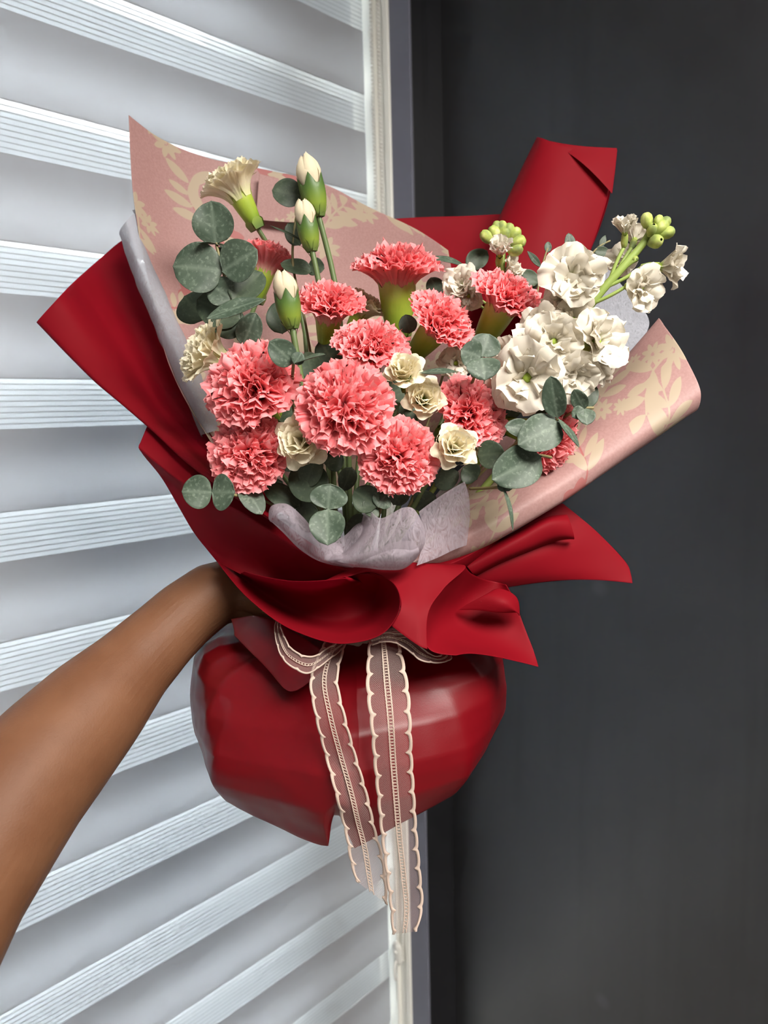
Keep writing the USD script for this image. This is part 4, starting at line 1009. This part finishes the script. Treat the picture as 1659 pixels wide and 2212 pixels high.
sprig('dark eucalyptus sprig filling the shadowy middle behind the cream carnations', [[(880, 840, .55), (840, 960, .57), (790, 1250, .575)], [(1060, 985, .52), (1000, 1060, .55), (820, 1260, .575)]], [
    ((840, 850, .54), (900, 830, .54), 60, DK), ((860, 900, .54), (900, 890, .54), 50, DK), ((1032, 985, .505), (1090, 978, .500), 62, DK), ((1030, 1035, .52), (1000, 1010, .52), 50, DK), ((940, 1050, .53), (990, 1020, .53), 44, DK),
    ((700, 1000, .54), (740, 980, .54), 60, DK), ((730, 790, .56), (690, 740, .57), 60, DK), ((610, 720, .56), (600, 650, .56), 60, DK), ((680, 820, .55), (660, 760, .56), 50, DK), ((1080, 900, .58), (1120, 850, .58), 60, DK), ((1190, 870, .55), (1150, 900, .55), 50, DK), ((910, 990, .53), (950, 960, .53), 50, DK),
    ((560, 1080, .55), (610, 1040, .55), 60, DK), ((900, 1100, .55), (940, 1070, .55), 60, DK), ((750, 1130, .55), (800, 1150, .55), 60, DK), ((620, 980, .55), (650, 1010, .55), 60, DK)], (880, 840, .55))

# ---------------------------------------------------------------- lace ribbon tied in a bow
def strip_eval(rows, n):
    out = []
    for r in rows:
        g = spline([at(*p) for p in r], n)
        q = g - CAM; z = q @ F
        s_ = POTD(np.stack([W / 2 + q @ R / z * FPX, H / 2 - q @ U / z * FPX], -1))
        z2 = np.where(np.isnan(s_), z, np.minimum(z, s_ - .004))
        z2 = np.convolve(np.concatenate([np.full(8, z2[0]), z2, np.full(8, z2[-1])]), np.ones(17) / 17, 'valid')
        out.append(CAM + q * (z2 / z)[:, None])
    return out


def lace(t, rows, n=240, name='tail', wd=.034, label=None, phase=0.0):
    A, Bb = strip_eval(rows, n)
    ctr = (A + Bb) / 2
    s = np.concatenate([[0], np.cumsum(np.linalg.norm(np.diff(ctr, axis=0), axis=1))])
    wdir = Bb - A
    nrm = np.cross(np.gradient(ctr, axis=0), wdir); nrm /= np.maximum(np.linalg.norm(nrm, axis=1, keepdims=True), 1e-12)
    nrm = np.where((nrm @ F)[:, None] > 0, -nrm, nrm)
    vs = np.linspace(.05, .95, 9)
    P = A[:, None] + wdir[:, None] * vs[None, :, None]
    uv = np.stack(np.meshgrid(s, vs * wd, indexing='ij'), -1).reshape(-1, 2)
    net = part(t, name, (P.reshape(-1, 3), gridfaces(n, 9)), 'net', True, uv=uv, label=label)
    per = .0132
    ph = (s / per + phase) % 1
    arc = np.sqrt(np.clip(1 - (2 * ph - 1) ** 2, 0, 1))         # scallop, cusp at 0/1
    spike = np.exp(-(np.minimum(ph, 1 - ph) / .07) ** 2)
    for sg in (0, 1):
        o = .045 - .045 * arc
        i_ = o + .075 + .03 * (1 - arc) + .055 * spike
        o, i_ = (o, i_) if sg == 0 else (1 - o, 1 - i_)
        ms = [A[:, None] + wdir[:, None] * np.stack([o, o * .5 + i_ * .5, i_], 1)[..., None] + nrm[:, None] * np.array([.0004, .0008, .0004])[None, :, None]]
        part(net, 'edging', solid(ms[0], .0007), 'lace')
    br = []
    for sg in (-1, 1):
        c = .5 + sg * .062 + .004 * np.sin(s * 2 * PI / .0024)
        br.append(solid(A[:, None] + wdir[:, None] * np.stack([c - .016, c + .016], 1)[..., None] + nrm[:, None] * .0006, .0006))
    m_ = int(s[-1] / .0021)
    for k in range(m_):
        for sg in (-1, 1):
            s0 = (k + .5) * .0021; q = [s0 - .0007 * sg, s0 + .0007 * sg]
            pts = [np.array([np.interp(qq, s, (A + wdir * vv + nrm * .0006)[:, j]) for j in range(3)]) for qq, vv in zip(q, (.44, .56))]
            br.append(tube(pts, .00026, 4))
    part(net, 'braid', join(br), 'lace')
    return net


rib = thing('lace_ribbon', 'off-white lace ribbon with scalloped edges tied in a bow, tails hanging over the red pot', 'ribbon', at(770, 1400, .47))
lace(rib, [[(714, 1374, .517), (692, 1405, .488), (669, 1470, .470), (680, 1545, .4625), (700, 1625, .4655), (722, 1710, .468), (745, 1800, .470), (756, 1860, .472), (768, 1902, .473)],
           [(756, 1374, .517), (744, 1405, .488), (731, 1470, .470), (748, 1550, .4605), (770, 1630, .4635), (793, 1710, .466), (812, 1790, .469), (830, 1860, .474), (838, 1955, .476)]], label='shorter left ribbon tail')
lace(rib, [[(800, 1368, .517), (794, 1405, .486), (791, 1490, .466), (799, 1560, .458), (806, 1640, .460), (814, 1720, .462), (822, 1800, .465), (833, 1890, .468), (842, 1960, .471), (848, 2018, .473)],
           [(850, 1364, .517), (866, 1400, .486), (884, 1490, .466), (889, 1560, .4565), (892, 1640, .459), (897, 1720, .461), (902, 1800, .464), (910, 1890, .467), (914, 1960, .468), (902, 2012, .462)]], label='longer right ribbon tail', phase=.3)
lace(rib, [[(760, 1366, .520), (712, 1396, .478), (672, 1418, .470), (640, 1408, .472), (614, 1370, .490), (612, 1336, .515), (655, 1330, .535), (750, 1360, .540)],
           [(748, 1384, .518), (712, 1424, .474), (662, 1456, .465), (622, 1436, .468), (598, 1390, .488), (600, 1340, .515), (645, 1350, .537), (735, 1376, .542)]], 200, 'loop', label='left bow loop')
lace(rib, [[(800, 1376, .490), (840, 1366, .482), (880, 1372, .478), (912, 1400, .478), (940, 1418, .482), (955, 1408, .490), (930, 1370, .497), (830, 1365, .496)],
           [(805, 1394, .488), (846, 1388, .478), (876, 1402, .474), (905, 1426, .474), (945, 1433, .480), (975, 1422, .490), (940, 1384, .500), (835, 1380, .498)]], 200, 'loop', label='right bow loop', phase=.5)
kn = trimesh.creation.icosphere(3, .012); kn.vertices *= (1.1, .8, .75); kn.vertices += .0012 * np.sin(kn.vertices @ np.array([900, 400, 700.]))[:, None] * kn.vertices / .012
part(rib, 'knot', (kn.vertices + at(772, 1372, .540), kn.faces), 'lace')
ring = [NECK + .040 * (math.cos(a) * toward + math.sin(a) * rightw) + np.array([0, 0, -.004]) for a in np.linspace(0, 2 * PI, 40)]
part(rib, 'band', tube(ring, .0035, 8), 'lace')

# ---------------------------------------------------------------- the arm and hand that hold the bouquet
def hull_chain(pts):
    out = []
    S = [(np.asarray(p), r) for p, r in pts]
    for (a, ra), (b, rb) in zip(S[:-1], S[1:]):
        ms = []
        for c, r in ((a, ra), (b, rb)):
            s_ = trimesh.creation.icosphere(3, r)
            ms.append(s_.vertices + c)
        out.append(manifold3d.Manifold.hull_points(np.concatenate(ms).astype(np.float32)))
    return out


def nk_pt(a, r, dz):                                    # around the neck: a degrees, 0 = toward the viewer, + = right
    a = math.radians(a)
    return NECK + r * (math.cos(a) * toward + math.sin(a) * rightw) + np.array([0, 0, dz])


arm = [(at(492, 1276, .590), .0255), (at(456, 1287, .583), .0262), (at(400, 1328, .573), .0272), (at(347, 1378, .560), .0284), (at(278, 1447, .540), .0315), (at(194, 1537, .512), .0385),
       (at(112, 1627, .487), .0420), (at(40, 1710, .466), .0437), (at(-32, 1808, .446), .0450), (at(-110, 1925, .425), .0450), (at(-190, 2060, .405), .047), (at(-280, 2230, .385), .049)]
ms = hull_chain(arm)
wr = arm[0][0]
k1, k2, k3, k4 = nk_pt(-118, .052, .030), nk_pt(-122, .052, .012), nk_pt(-124, .051, -.006), nk_pt(-122, .049, -.022)
for k_, r_ in ((k1, .0115), (k2, .0125), (k3, .0125), (k4, .011)):      # palm: wrist to each knuckle
    ms += hull_chain([(wr, .0225), (wr * .5 + k_ * .5, .0160), (k_, r_)])
ms += hull_chain([(k1, .0115), (k2, .0125), (k3, .0125), (k4, .011)])
for k_, dz, fr, f_ in ((k1, .030, .0086, 1.0), (k2, .013, .0090, 1.08), (k3, -.005, .0088, 1.02), (k4, -.022, .0078, .84)):
    ms += hull_chain([(k_, .0100)] + [(nk_pt(-122 - f_ * g, .0505, dz - .002 * i), fr * (1 - .06 * i)) for i, g in enumerate((42, 72, 96), 1)])
tb = wr * .55 + nk_pt(-88, .055, .014) * .45
ms += hull_chain([(wr * .85 + tb * .15, .017), (tb, .0140), (nk_pt(-70, .050, .016), .0105), (nk_pt(-52, .047, .016), .0092), (nk_pt(-36, .045, .014), .0080)])
body = manifold3d.Manifold.batch_boolean(ms, manifold3d.OpType.Add).refine_to_length(.0042)
mm = body.to_mesh()
tm = trimesh.Trimesh(mm.vert_properties[:, :3], mm.tri_verts)
trimesh.smoothing.filter_taubin(tm, lamb=.55, nu=.53, iterations=24)
v = np.array(tm.vertices)
solo('person', (v, tm.faces), 'skin', 'bare left forearm and hand reaching in from the left to hold the bouquet', 'person', True)
